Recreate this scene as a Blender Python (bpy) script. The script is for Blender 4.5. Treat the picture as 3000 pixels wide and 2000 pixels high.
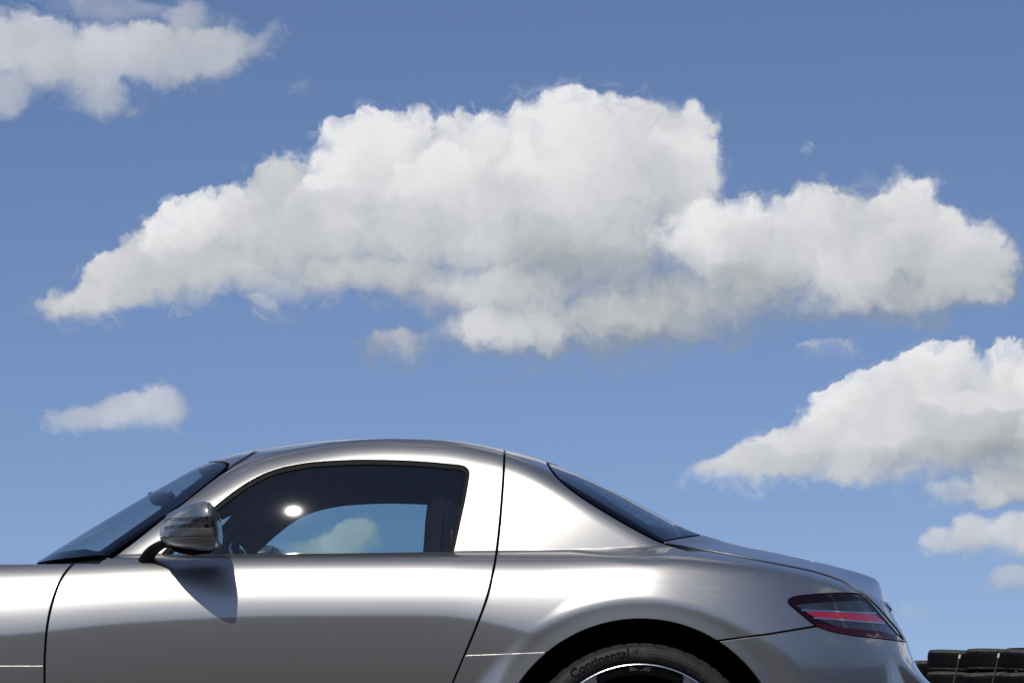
import bpy, math, numpy as np
from mathutils import Vector

for _o in list(bpy.data.objects):
    bpy.data.objects.remove(_o)
scene = bpy.context.scene
COL = scene.collection
rad = math.radians

# ------------------------------------------------------------------ camera
CAMY, CAMZ = -8.0, 0.534          # the camera stands 8 m from the car's centre line, half a metre up
FPX, HX, HY = 5882.0, 1176.0, 1600.0   # focal length, principal point and horizon in a 2352 px wide picture
cam = bpy.data.cameras.new('camera')
cam.sensor_fit = 'HORIZONTAL'
cam.sensor_width = 36.0
cam.lens = FPX / 2352 * 36
cam.shift_y = (HY - 784) / 2352
cam.clip_start, cam.clip_end = 0.1, 8000
camo = bpy.data.objects.new('camera', cam)
camo.location = (0, CAMY, CAMZ)
camo.rotation_euler = (rad(90), 0, 0)
COL.objects.link(camo)
scene.camera = camo

# ------------------------------------------------------------------ sun
SUN_EL, SUN_AZ = 48.0, 12.2        # height, and degrees to the left of straight behind the camera
sv = Vector((-math.sin(rad(SUN_AZ)) * math.cos(rad(SUN_EL)), -math.cos(rad(SUN_AZ)) * math.cos(rad(SUN_EL)), math.sin(rad(SUN_EL))))
sun = bpy.data.lights.new('sun', 'SUN')
sun.energy = 2.5
sun.angle = rad(0.53)
sun.color = (1.0, 0.96, 0.9)
suno = bpy.data.objects.new('sun', sun)
suno.rotation_euler = (-sv).to_track_quat('-Z', 'Y').to_euler()
suno.location = (-4, -6, 12)
COL.objects.link(suno)

# ------------------------------------------------------------------ exposure
scene.view_settings.view_transform = 'Standard'
scene.view_settings.look = 'None'
scene.view_settings.exposure = 0.0
scene.view_settings.gamma = 1.0
scene.view_settings.use_curve_mapping = False
scene.render.engine = 'CYCLES'
scene.cycles.use_denoising = True
scene.cycles.max_bounces = 10
scene.cycles.transparent_max_bounces = 24
scene.cycles.glossy_bounces = 5
scene.cycles.diffuse_bounces = 3
scene.cycles.sample_clamp_indirect = 6.0
scene.cycles.blur_glossy = 0.3
scene.cycles.use_adaptive_sampling = True
scene.cycles.adaptive_threshold = 0.012
scene.cycles.adaptive_min_samples = 8

# ------------------------------------------------------------------ sky with clouds
world = bpy.data.worlds.new('World')
scene.world = world
world.use_nodes = True
wt = world.node_tree
wt.nodes.clear()
_nx = [0]


class NT:
    """small helper: every call adds a node and returns its output socket"""

    def __init__(self, tree):
        self.t = tree

    def node(self, kind, **kw):
        n = self.t.nodes.new(kind)
        _nx[0] += 1
        n.location = ((_nx[0] % 40) * 180, -(_nx[0] // 40) * 260)
        for k, v in kw.items():
            setattr(n, k, v)
        return n

    def put(self, sock, v):
        if isinstance(v, bpy.types.NodeSocket):
            self.t.links.new(v, sock)
        elif v is not None:
            sock.default_value = v

    def math(self, op, a, b=None, c=None, clamp=False):
        n = self.node('ShaderNodeMath', operation=op, use_clamp=clamp)
        for i, v in enumerate((a, b, c)):
            self.put(n.inputs[i], v)
        return n.outputs[0]

    def vec(self, op, a, b=None, c=None):
        n = self.node('ShaderNodeVectorMath', operation=op)
        if op == 'SCALE':
            self.put(n.inputs[0], a)
            self.put(n.inputs[3], b)
        else:
            for i, v in enumerate((a, b, c)):
                if v is not None:
                    self.put(n.inputs[i], v)
        return n.outputs['Value'] if op in ('DOT_PRODUCT', 'LENGTH', 'DISTANCE') else n.outputs[0]

    def comb(self, x, y, z):
        n = self.node('ShaderNodeCombineXYZ')
        for i, v in enumerate((x, y, z)):
            self.put(n.inputs[i], v)
        return n.outputs[0]

    def sep(self, v):
        n = self.node('ShaderNodeSeparateXYZ')
        self.put(n.inputs[0], v)
        return n.outputs

    def noise(self, v, scale, detail=2.0, rough=0.5, lac=2.0, dist=0.0, dims='3D'):
        n = self.node('ShaderNodeTexNoise', noise_dimensions=dims)
        self.put(n.inputs['Vector'], v)
        self.put(n.inputs['Scale'], scale)
        self.put(n.inputs['Detail'], detail)
        self.put(n.inputs['Roughness'], rough)
        self.put(n.inputs['Lacunarity'], lac)
        self.put(n.inputs['Distortion'], dist)
        return n.outputs

    def smooth(self, v, a, b, lo=0.0, hi=1.0):
        n = self.node('ShaderNodeMapRange', interpolation_type='SMOOTHSTEP')
        for i, q in enumerate((v, a, b, lo, hi)):
            self.put(n.inputs[i], q)
        return n.outputs[0]

    def lin(self, v, a, b, lo=0.0, hi=1.0):
        n = self.node('ShaderNodeMapRange')
        for i, q in enumerate((v, a, b, lo, hi)):
            self.put(n.inputs[i], q)
        return n.outputs[0]

    def mix(self, f, a, b, kind='MIX'):
        n = self.node('ShaderNodeMix', data_type='RGBA', blend_type=kind)
        self.put(n.inputs[0], f)
        for s, v in ((n.inputs[6], a), (n.inputs[7], b)):
            if isinstance(v, tuple) and len(v) == 3:
                v = (*v, 1)
            self.put(s, v)
        return n.outputs[2]

    def fmix(self, f, a, b):
        n = self.node('ShaderNodeMix', data_type='FLOAT')
        self.put(n.inputs[0], f)
        self.put(n.inputs[2], a)
        self.put(n.inputs[3], b)
        return n.outputs[0]


W = NT(wt)
gen = W.node('ShaderNodeTexCoord').outputs['Generated']
direction = W.vec('NORMALIZE', gen)
dx, dy, dz = W.sep(direction)
azi = W.math('ARCTAN2', dx, dy)
ele = W.math('ARCSINE', dz)
KS = 5.882
sky_p = W.comb(W.math('MULTIPLY', azi, KS), W.math('MULTIPLY', ele, KS), 0.0)

# plain sky: Nishita, looked up a little higher than the true elevation so the horizon stays clear
sky = W.node('ShaderNodeTexSky', sky_type='NISHITA', sun_disc=False)
sky.sun_elevation = rad(SUN_EL)
sky.sun_rotation = rad(180 + SUN_AZ)
sky.altitude = 0
sky.air_density = 1.0
sky.dust_density = 0.12
sky.ozone_density = 2.0
SKY_STRENGTH = 0.075
up = W.vec('NORMALIZE', W.vec('ADD', W.vec('MULTIPLY', direction, (1, 1, 0.9)), (0, 0, 0.11)))
W.put(sky.inputs[0], up)
blue = W.mix(1.0, sky.outputs[0], (0.95 * SKY_STRENGTH, 0.97 * SKY_STRENGTH, 1.16 * SKY_STRENGTH), 'MULTIPLY')

# cumulus clouds: billows laid over one another on the sky dome, back to front. Each billow is
# (x, y, half width, half height, tilt, light at its top, light at its foot, edge softness, thickness), placed in
# thousandths of the 2352 px wide picture; the clouds elsewhere in the sky come from a free noise field
GROUPS = [
    # the long cloud in the middle of the sky
    ((-60, 150, 2420, 880), 1.0, 1.0, [
        (1350, 345, 290, 135, 0, 1.04, 0.52, 0.47, 1), (1575, 300, 70, 78, -25, 0.95, 0.65, 0.85, 1),
        (1575, 420, 100, 125, 0, 0.92, 0.50, 0.54, 1), (1090, 385, 220, 135, 6, 0.98, 0.52, 0.43, 1),
        (235, 695, 170, 62, 12, 0.59, 0.34, 0.85, 1), (340, 628, 200, 84, 24, 0.72, 0.39, 0.62, 1),
        (2190, 590, 165, 115, -14, 0.75, 0.46, 0.70, 1), (2060, 500, 118, 108, -10, 0.92, 0.50, 0.77, 1),
        (1880, 540, 190, 115, 6, 0.90, 0.50, 0.62, 1), (2230, 650, 120, 90, 0, 0.62, 0.39, 0.93, 1),
        (620, 470, 160, 95, 26, 0.69, 0.39, 0.59, 1), (870, 385, 190, 130, 18, 1.16, 0.62, 0.39, 1),
        (470, 520, 170, 80, 28, 1.10, 0.50, 0.47, 1), (1000, 430, 150, 95, 10, 1.02, 0.56, 0.62, 1),
        (1250, 420, 210, 110, 4, 0.93, 0.56, 0.85, 1), (1450, 440, 190, 120, 0, 0.75, 0.48, 0.93, 1),
        (720, 540, 240, 105, 10, 0.61, 0.42, 0.85, 1), (500, 620, 240, 80, 12, 0.57, 0.39, 0.93, 1),
        (980, 560, 330, 115, 0, 0.59, 0.34, 1.08, 1), (1320, 580, 330, 130, 0, 0.55, 0.22, 1.08, 1),
        (1650, 560, 210, 110, 0, 1.06, 0.52, 0.85, 1), (1800, 600, 240, 100, 0, 0.69, 0.40, 0.93, 1),
        (2040, 620, 230, 100, 0, 0.71, 0.34, 0.93, 1), (2010, 694, 290, 66, 0, 0.49, 0.32, 1.24, 1),
        (780, 652, 290, 60, 4, 0.43, 0.32, 1.32, 0.9), (1570, 712, 340, 112, 6, 0.33, 0.08, 1.16, 1),
        (1360, 762, 340, 88, 2, 0.49, 0.18, 1.08, 1), (1160, 768, 200, 70, 3, 0.77, 0.38, 1.00, 1),
        (910, 798, 110, 40, 6, 0.59, 0.39, 1.30, 0.85), (640, 735, 60, 22, -10, 0.54, 0.50, 1.86, 0.3),
        (1190, 540, 400, 140, 0, 0.53, 0.34, 1.62, 0.85), (1330, 640, 380, 110, 0, 0.33, 0.20, 1.62, 0.8), (1150, 690, 300, 84, 0, 0.51, 0.36, 1.10, 1), (1180, 480, 220, 100, 0, 0.67, 0.52, 1.20, 0.9), (840, 640, 230, 55, 0, 0.45, 0.36, 1.10, 1), (700, 590, 240, 70, 8, 0.51, 0.36, 1.62, 0.7),
        (1850, 355, 24, 16, 40, 0.60, 0.60, 1.40, 0.3), (1690, 798, 46, 24, 0, 0.50, 0.50, 1.40, 0.35), (590, 695, 60, 22, -20, 0.60, 0.50, 1.40, 0.45), (1120, 872, 70, 14, 0, 0.50, 0.50, 1.40, 0.22), (2130, 742, 60, 20, 0, 0.50, 0.50, 1.40, 0.4), (130, 690, 60, 22, 20, 0.60, 0.50, 1.30, 0.5), (1480, 842, 60, 22, 0, 0.50, 0.45, 1.40, 0.4)]),
    # upper left
    ((-500, -200, 730, 305), 0.85, 0.75, [
        (250, 20, 170, 40, 0, 0.55, 0.5, 1.2, 0.55), (430, 60, 75, 60, 20, 0.65, 0.55, 0.9, 0.8), (235, 232, 85, 55, 0, 0.55, 0.5, 0.9, 0.75),
        (10, 222, 85, 55, 0, 0.6, 0.5, 0.9, 0.8), (560, 112, 80, 32, 14, 0.6, 0.5, 1.0, 0.75), (620, 78, 40, 26, 20, 0.6, 0.5, 1.3, 0.4),
        (450, 125, 130, 66, 8, 0.68, 0.50, 0.7, 1), (300, 130, 170, 85, 0, 0.66, 0.50, 0.7, 1), (60, 110, 150, 90, 0, 0.74, 0.60, 0.6, 1),
        (150, 165, 180, 75, 0, 0.70, 0.55, 0.7, 1), (690, 195, 34, 18, 0, 0.6, 0.5, 1.3, 0.25)]),
    # small one low on the left
    ((20, 850, 560, 1040), 0.5, 0.66, [(190, 960, 95, 36, 4, 0.62, 0.54, 0.9, 0.9), (285, 946, 120, 48, 4, 0.62, 0.54, 0.8, 1), (375, 936, 78, 56, 0, 0.72, 0.58, 0.8, 1)]),
    # right, above the boot
    ((1500, 782, 2900, 1190), 0.9, 1.0, [
        (1915, 800, 70, 34, 0, 0.50, 0.50, 1.76, 0.35), (2340, 885, 130, 88, 0, 1.00, 0.70, 0.41, 1), (2130, 890, 170, 105, 14, 1.02, 0.72, 0.38, 1),
        (1960, 960, 170, 95, 26, 1.02, 0.66, 0.41, 1), (2480, 910, 180, 105, 0, 1.00, 0.70, 0.41, 1), (1820, 1036, 185, 74, 20, 0.86, 0.58, 0.61, 1), (1700, 1070, 135, 42, 10, 0.66, 0.55, 1.08, 0.9),
        (2260, 960, 170, 80, 0, 0.88, 0.58, 0.68, 1), (2080, 1010, 200, 75, 6, 0.70, 0.50, 0.68, 1), (2300, 1015, 240, 78, 0, 0.50, 0.24, 0.81, 1), (1890, 1072, 240, 46, 0, 0.60, 0.50, 1.08, 1),
        (2480, 1030, 200, 110, 0, 0.60, 0.34, 0.81, 1), (2180, 1062, 290, 54, 0, 0.30, 0.10, 1.22, 1), (2300, 1130, 220, 40, 0, 0.55, 0.42, 1.22, 0.9), (2010, 1095, 150, 26, 0, 0.55, 0.45, 1.35, 0.7),
        (2400, 1110, 200, 66, 0, 0.42, 0.30, 1.2, 1), (2330, 1150, 160, 34, 0, 0.50, 0.42, 1.2, 0.8)]),
    # lower right
    ((2000, 1178, 2600, 1470), 0.5, 0.85, [
        (2160, 1238, 62, 36, 0, 0.66, 0.54, 0.9, 0.9), (2225, 1228, 62, 54, 0, 0.74, 0.56, 0.8, 1), (2330, 1230, 95, 58, 0, 0.74, 0.52, 0.8, 1),
        (2320, 1335, 75, 40, 12, 0.62, 0.52, 1.0, 0.7), (2095, 1410, 40, 26, 0, 0.5, 0.5, 1.3, 0.3)]),
    # low behind the cabin, seen through the side windows
    ((400, 1150, 960, 1330), 0.5, 0.9, [(740, 1268, 125, 36, 0, 0.62, 0.5, 0.8, 1), (800, 1240, 72, 48, 14, 0.85, 0.6, 0.6, 1), (550, 1264, 46, 34, 0, 0.75, 0.6, 0.7, 1)]),
]


def px_dir(px, py):
    u, v = (px - HX) / FPX, (HY - py) / FPX
    return math.atan(u), math.atan(v / math.sqrt(1 + u * u))


def background(col):
    b = W.node('ShaderNodeBackground')
    W.put(b.inputs[0], col)
    return b.outputs[0]


def layer(mask, under, over):
    m = W.node('ShaderNodeMixShader')
    for i, v in enumerate((mask, under, over)):
        W.put(m.inputs[i], v)
    return m.outputs[0]


def cloud_colour(alpha, lit, under):
    return W.mix(alpha, under, W.mix(W.lin(lit, 0.0, 1.0), CLOUD_DARK, CLOUD_LIGHT))


def billows(q, fb, soft, torn, lobes):
    """lays the billows over one another; q carries 1 as its third component"""
    one = W.math('ADD', fb, 1.0)
    A = lit = near = None
    for cx, cy, rx, ry, tilt, top, foot, edge, thick in lobes:
        a, e = px_dir(cx, cy)
        a, e, c, s = a * KS, e * KS, math.cos(rad(tilt)), math.sin(rad(tilt))
        u = np.array((c, s)) / rx * 1000
        v = np.array((-s, c)) / ry * 1000
        U, Vv = (u[0], u[1], -u[0] * a - u[1] * e), (v[0], v[1], -v[0] * a - v[1] * e)
        q1, q2 = W.vec('DOT_PRODUCT', q, U), W.vec('DOT_PRODUCT', q, Vv)
        r2 = W.math('MULTIPLY_ADD', q1, q1, W.math('MULTIPLY', q2, q2))
        e_ = W.math('SUBTRACT', one, r2)
        al = W.smooth(e_, 0.0, W.math('MAXIMUM', W.math('MULTIPLY_ADD', q2, -0.62 * edge, edge * 1.08), 0.45 * edge), 0.0, thick)
        g, m = (top - foot) / 1.7, (top + foot) / 2
        li = W.vec('DOT_PRODUCT', q, tuple(g * Vv[k] - 0.10 * U[k] + (m if k == 2 else 0) for k in range(3)))
        if A is None:
            A, lit, near = al, li, e_
        else:
            A = W.fmix(al, A, 1.0)
            lit = W.fmix(al, lit, li)
            near = W.math('MAXIMUM', near, e_)
    # torn, thinning rims and a few wisps just outside them
    rim = W.fmix(W.smooth(near, 0.05, 0.75), W.lin(torn, 0.34, 0.58, 0.45, 1.0), 1.0)
    A = W.math('MULTIPLY', A, rim)
    A = W.math('MAXIMUM', A, W.math('MULTIPLY', W.smooth(near, -0.45, 0.30, 0.0, 0.65), W.smooth(torn, 0.46, 0.78)))
    return A, W.math('MULTIPLY_ADD', W.math('SUBTRACT', soft, 0.5), 0.75, lit)


CLOUD_DARK, CLOUD_LIGHT = (0.28, 0.315, 0.345), (0.82, 0.82, 0.835)
result = background(blue)
# free clouds over the rest of the sky
fp = W.vec('ADD', W.vec('MULTIPLY', direction, (1.0, 1.0, 2.4)), (1.3, 5.1, 2.4))
f0 = W.lin(W.noise(fp, 2.6, 6.0, 0.58)[0], 0.49, 0.68, -0.6, 1.0)
f1 = W.lin(W.noise(W.vec('ADD', fp, (-0.02, 0, 0.06)), 2.6, 3.0, 0.58)[0], 0.49, 0.68, -0.6, 1.0)
front = W.math('MULTIPLY', W.math('LESS_THAN', W.math('ABSOLUTE', azi), 0.30), W.math('LESS_THAN', ele, 0.31))
near = W.math('MULTIPLY', W.smooth(W.math('ABSOLUTE', azi), 0.40, 0.30), W.smooth(ele, 0.42, 0.31))
f0 = W.fmix(near, f0, -1.0)
fl = W.math('MULTIPLY_ADD', W.math('SUBTRACT', f0, f1), 0.4, W.math('MULTIPLY_ADD', f1, -0.4, 0.9))
result = layer(W.math('SUBTRACT', 1.0, front), result, background(cloud_colour(W.smooth(f0, -0.1, 0.6), fl, blue)))
# the clouds in front, each only looked up inside its own patch of sky
for box, ragged, dense, lobes in GROUPS:
    a0, _ = px_dir(box[0], (box[1] + box[3]) / 2)
    a1, _ = px_dir(box[2], (box[1] + box[3]) / 2)
    e1, e0 = px_dir(HX, box[1])[1], px_dir(HX, box[3])[1]
    m = W.math('MULTIPLY', W.math('COMPARE', azi, (a0 + a1) / 2, (a1 - a0) / 2), W.math('COMPARE', ele, (e0 + e1) / 2, (e1 - e0) / 2))
    m = W.math('MULTIPLY', m, front)
    if box[0] == 1500:   # this cloud's patch ends under the long cloud's hanging edge
        (la, le), (ra, re) = px_dir(1500, 905), px_dir(1900, 765)
        line = W.math('MULTIPLY_ADD', azi, (re - le) / (ra - la), le - la * (re - le) / (ra - la))
        m = W.math('MULTIPLY', m, W.math('LESS_THAN', ele, line))
    gt = bpy.data.node_groups.new('cloud', 'ShaderNodeTree')
    gt.interface.new_socket('Place', in_out='INPUT', socket_type='NodeSocketVector')
    gt.interface.new_socket('Sky', in_out='INPUT', socket_type='NodeSocketColor')
    gt.interface.new_socket('Colour', in_out='OUTPUT', socket_type='NodeSocketColor')
    W.t = gt
    gi, go = W.node('NodeGroupInput'), W.node('NodeGroupOutput')
    here = gi.outputs[0]
    w1 = W.vec('SUBTRACT', W.noise(here, 6.0, 2.0, 0.5, dims='2D')[1], (0.5, 0.5, 0.5))
    w2 = W.vec('SUBTRACT', W.noise(here, 20.0, 7.0, 0.58, dims='2D')[1], (0.5, 0.5, 0.5))
    q = W.vec('MULTIPLY_ADD', w1, (0.10 * ragged, 0.08 * ragged, 0), W.vec('ADD', here, (0, 0, 1)))
    q = W.vec('MULTIPLY_ADD', w2, (0.060 * ragged, 0.050 * ragged, 0), q)
    fb = W.math('MULTIPLY', W.math('SUBTRACT', W.noise(q, 10.0, 7.0, 0.60, dims='2D')[0], 0.5), 0.80)
    soft = W.noise(q, 5.0, 5.0, 0.55, dims='2D')[0]
    torn = W.noise(W.vec('MULTIPLY', q, (1.0, 1.35, 1.0)), 15.0, 7.0, 0.60, dist=0.35, dims='2D')[0]
    A, lit = billows(q, fb, soft, torn, lobes)
    if dense != 1.0:
        A = W.math('MULTIPLY', A, dense)
    W.put(go.inputs[0], cloud_colour(A, lit, gi.outputs[1]))
    W.t = wt
    gn = W.node('ShaderNodeGroup')
    gn.node_tree = gt
    W.put(gn.inputs[0], sky_p)
    W.put(gn.inputs[1], blue)
    result = layer(m, result, background(gn.outputs[0]))
wo = W.node('ShaderNodeOutputWorld')
wt.links.new(result, wo.inputs[0])
world.cycles.sampling_method = 'MANUAL'
world.cycles.sample_map_resolution = 512


# ------------------------------------------------------------------ materials
def material(name):
    m = bpy.data.materials.new(name)
    m.use_nodes = True
    t = m.node_tree
    t.nodes.clear()
    n = NT(t)
    out = n.node('ShaderNodeOutputMaterial')
    return m, n, out


def principled(name, color, rough=0.5, metal=0.0, coat=0.0, coat_rough=0.03, spec=0.5, grain=0.0, grain_scale=200.0,
               bump=0.0, rough_var=0.0, emission=None):
    m, n, out = material(name)
    b = n.node('ShaderNodeBsdfPrincipled')
    co = n.node('ShaderNodeTexCoord').outputs['Object']
    nz = n.noise(co, grain_scale, 4.0, 0.6)[0] if (grain or bump or rough_var) else None
    if grain:
        f = n.lin(nz, 0.3, 0.7, 1 - grain, 1 + grain)
        n.put(b.inputs['Base Color'], n.mix(1.0, (*color, 1), n.comb(f, f, f), 'MULTIPLY'))
    else:
        b.inputs['Base Color'].default_value = (*color, 1)
    b.inputs['Metallic'].default_value = metal
    if rough_var:
        n.put(b.inputs['Roughness'], n.lin(nz, 0.3, 0.7, rough - rough_var, rough + rough_var))
    else:
        b.inputs['Roughness'].default_value = rough
    b.inputs['Coat Weight'].default_value = coat
    b.inputs['Coat Roughness'].default_value = coat_rough
    b.inputs['Specular IOR Level'].default_value = spec
    if bump:
        bn = n.node('ShaderNodeBump')
        bn.inputs['Strength'].default_value = bump
        bn.inputs['Distance'].default_value = 0.002
        n.put(bn.inputs['Height'], nz)
        n.put(b.inputs['Normal'], bn.outputs[0])
    n.put(out.inputs[0], b.outputs[0])
    return m


def glass(name, tint, rough=0.0, dirt=0.0):
    """thin pane: tinted see-through sheet with a Fresnel reflection and a little dust"""
    m, n, out = material(name)
    tr = n.node('ShaderNodeBsdfTransparent')
    tr.inputs[0].default_value = (*tint, 1)
    gl = n.node('ShaderNodeBsdfGlossy')
    gl.inputs['Roughness'].default_value = rough
    lw = n.node('ShaderNodeLayerWeight')
    fres = n.math('MULTIPLY_ADD', n.math('POWER', lw.outputs['Facing'], 5.0), 0.925, 0.075)
    mx = n.node('ShaderNodeMixShader')
    n.put(mx.inputs[0], fres)
    n.put(mx.inputs[1], tr.outputs[0])
    n.put(mx.inputs[2], gl.outputs[0])
    res = mx.outputs[0]
    if dirt:
        co = n.node('ShaderNodeTexCoord').outputs['Object']
        nz = n.smooth(n.noise(co, 40.0, 6.0, 0.7)[0], 0.35, 0.8, 0.2 * dirt, dirt)
        run = n.smooth(n.noise(n.vec('MULTIPLY', co, (55.0, 2.0, 5.0)), 1.0, 5.0, 0.65)[0], 0.62, 0.80, 0.0, 5.0 * dirt)   # dried water runs
        nz = n.math('ADD', nz, run)
        df = n.node('ShaderNodeBsdfDiffuse')
        df.inputs[0].default_value = (0.55, 0.53, 0.5, 1)
        m2 = n.node('ShaderNodeMixShader')
        n.put(m2.inputs[0], nz)
        n.put(m2.inputs[1], res)
        n.put(m2.inputs[2], df.outputs[0])
        res = m2.outputs[0]
    n.put(out.inputs[0], res)
    return m


def paint_material():
    m, n, out = material('silver_paint')
    co = n.node('ShaderNodeTexCoord').outputs['Object']
    fl = n.noise(co, 1400.0, 1.0, 0.5)[0]
    f = n.lin(fl, 0.3, 0.7, 0.94, 1.06)
    col = n.mix(1.0, PAINT, n.comb(f, f, f), 'MULTIPLY')
    lobes = []
    wave = n.node('ShaderNodeBump')      # the slight ripple of real lacquer
    wave.inputs['Strength'].default_value = 0.05
    wave.inputs['Distance'].default_value = 0.002
    n.put(wave.inputs['Height'], n.noise(co, 34.0, 2.0, 0.5)[0])
    for rough in PAINT_ROUGH:      # flakes lying flat and flakes lying askew
        b = n.node('ShaderNodeBsdfPrincipled')
        n.put(b.inputs['Base Color'], col)
        b.inputs['Metallic'].default_value = 1.0
        b.inputs['Roughness'].default_value = rough
        b.inputs['Coat Weight'].default_value = 1.0
        b.inputs['Coat Roughness'].default_value = 0.012
        b.inputs['Coat IOR'].default_value = 1.5
        n.put(b.inputs['Coat Normal'], wave.outputs[0])
        lobes.append(b.outputs[0])
    mx = n.node('ShaderNodeMixShader')
    mx.inputs[0].default_value = 0.45
    n.put(mx.inputs[1], lobes[0])
    n.put(mx.inputs[2], lobes[1])
    n.put(out.inputs[0], mx.outputs[0])
    return m


PAINT, PAINT_ROUGH = (0.425, 0.412, 0.385, 1), (0.29, 0.57)
M = dict(
    paint=paint_material(),
    trim=principled('black_trim', (0.006, 0.006, 0.006), 0.6, spec=0.15, grain=0.15, grain_scale=90),
    gloss=principled('gloss_black', (0.008, 0.008, 0.009), 0.12, coat=0.6),
    liner=principled('dark_lining', (0.007, 0.007, 0.0075), 0.85, spec=0.2, grain=0.2, grain_scale=60),
    well=principled('wheel_well', (0.006, 0.006, 0.006), 0.95, spec=0.05, grain=0.2, grain_scale=40),
    leather=principled('seat_leather', (0.016, 0.009, 0.010), 0.7, spec=0.2, grain=0.12, grain_scale=300, bump=0.15),
    belt=principled('belt_webbing', (0.25, 0.01, 0.015), 0.6, grain=0.2, grain_scale=400),
    glass=glass('side_glass', (0.62, 0.75, 0.77), 0.016, dirt=0.008),
    screen=glass('windscreen_glass', (0.74, 0.82, 0.85), 0.0, dirt=0.008),
    rearglass=glass('rear_glass', (0.48, 0.60, 0.64), 0.0, dirt=0.008),
    frit=principled('black_frit', (0.003, 0.004, 0.007), 0.05, spec=0.2),
    chrome=principled('chrome', (0.78, 0.78, 0.79), 0.08, metal=1.0, rough_var=0.03, grain_scale=60),
    rim=principled('machined_rim', (0.62, 0.63, 0.65), 0.22, metal=1.0, rough_var=0.05, grain_scale=120),
    barrel=principled('dark_rim_paint', (0.035, 0.034, 0.033), 0.32, metal=0.6, rough_var=0.06, grain_scale=60),
    tyre=principled('tyre_rubber', (0.028, 0.027, 0.0265), 0.62, spec=0.35, grain=0.45, grain_scale=28, bump=0.2, rough_var=0.1),
    tread=principled('tread_rubber', (0.028, 0.027, 0.026), 0.75, spec=0.3, grain=0.5, grain_scale=60, bump=0.5),
    print=principled('sidewall_print', (0.0035, 0.0035, 0.0035), 0.6, spec=0.15, grain=0.2, grain_scale=60),
    lens_dark=principled('smoked_lens', (0.010, 0.002, 0.004), 0.05, spec=0.35),
    lens_grey=principled('grey_lens', (0.030, 0.036, 0.045), 0.05, coat=0.6, grain=0.35, grain_scale=14),
    lens_red=principled('red_lens', (0.38, 0.012, 0.035), 0.10, coat=0.9, grain=0.3, grain_scale=260, bump=0.25),
    lens_rim=principled('dark_red_lens', (0.04, 0.003, 0.006), 0.05, spec=0.4),
    lens_clear=principled('mirror_lamp_lens', (0.035, 0.037, 0.042), 0.06, coat=0.9, grain=0.8, grain_scale=60),
    slick=principled('slick_rubber', (0.005, 0.0049, 0.0048), 0.75, spec=0.15, grain=0.35, grain_scale=18, bump=0.3),
    shoulder=principled('toplit_shoulder', (0.075, 0.071, 0.066), 0.85, spec=0.2, grain=0.5, grain_scale=26, bump=0.5),  # paler than the tread: light falling on the shoulders, put into the rubber's colour
    tag=principled('paper_tag', (0.75, 0.73, 0.68), 0.7, grain=0.1, grain_scale=40),
    strap=principled('grey_strap', (0.045, 0.042, 0.040), 0.7, grain=0.3, grain_scale=120),
)


# ------------------------------------------------------------------ object helpers
def tag(o, label=None, category=None, group=None, kind=None):
    for k, v in (('label', label), ('category', category), ('group', group), ('kind', kind)):
        if v:
            o[k] = v
    return o


def empty(name, loc=(0, 0, 0), parent=None):
    o = bpy.data.objects.new(name, None)
    o.empty_display_size = 0.1
    o.location = loc
    o.parent = parent
    COL.objects.link(o)
    return o


def link_mesh(name, me, mat, parent=None):
    o = bpy.data.objects.new(name, me)
    if mat is not None:
        me.materials.append(mat)
    o.parent = parent
    COL.objects.link(o)
    return o


def mesh_arrays(name, V, faces_tri, N=None, mat=None, parent=None):
    me = bpy.data.meshes.new(name)
    V = np.ascontiguousarray(V, dtype=np.float32)
    T = np.ascontiguousarray(faces_tri, dtype=np.int32)
    me.vertices.add(len(V))
    me.vertices.foreach_set('co', V.ravel())
    me.loops.add(T.size)
    me.loops.foreach_set('vertex_index', T.ravel())
    me.polygons.add(len(T))
    me.polygons.foreach_set('loop_start', np.arange(0, T.size, T.shape[1], dtype=np.int32))
    me.update(calc_edges=True)
    me.polygons.foreach_set('use_smooth', np.ones(len(T), dtype=bool))
    me.validate()
    if N is not None and len(me.vertices) == len(V):
        me.normals_split_custom_set_from_vertices(np.asarray(N, dtype=np.float32).tolist())
    return link_mesh(name, me, mat, parent)


def mesh_py(name, verts, faces, mat, parent=None, smooth=True):
    me = bpy.data.meshes.new(name)
    me.from_pydata([tuple(v) for v in verts], [], faces)
    me.update()
    if smooth:
        me.polygons.foreach_set('use_smooth', np.ones(len(faces), dtype=bool))
    return link_mesh(name, me, mat, parent)


def sharp(o, angle=35):
    o.data.set_sharp_from_angle(angle=rad(angle))
    return o


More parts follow.
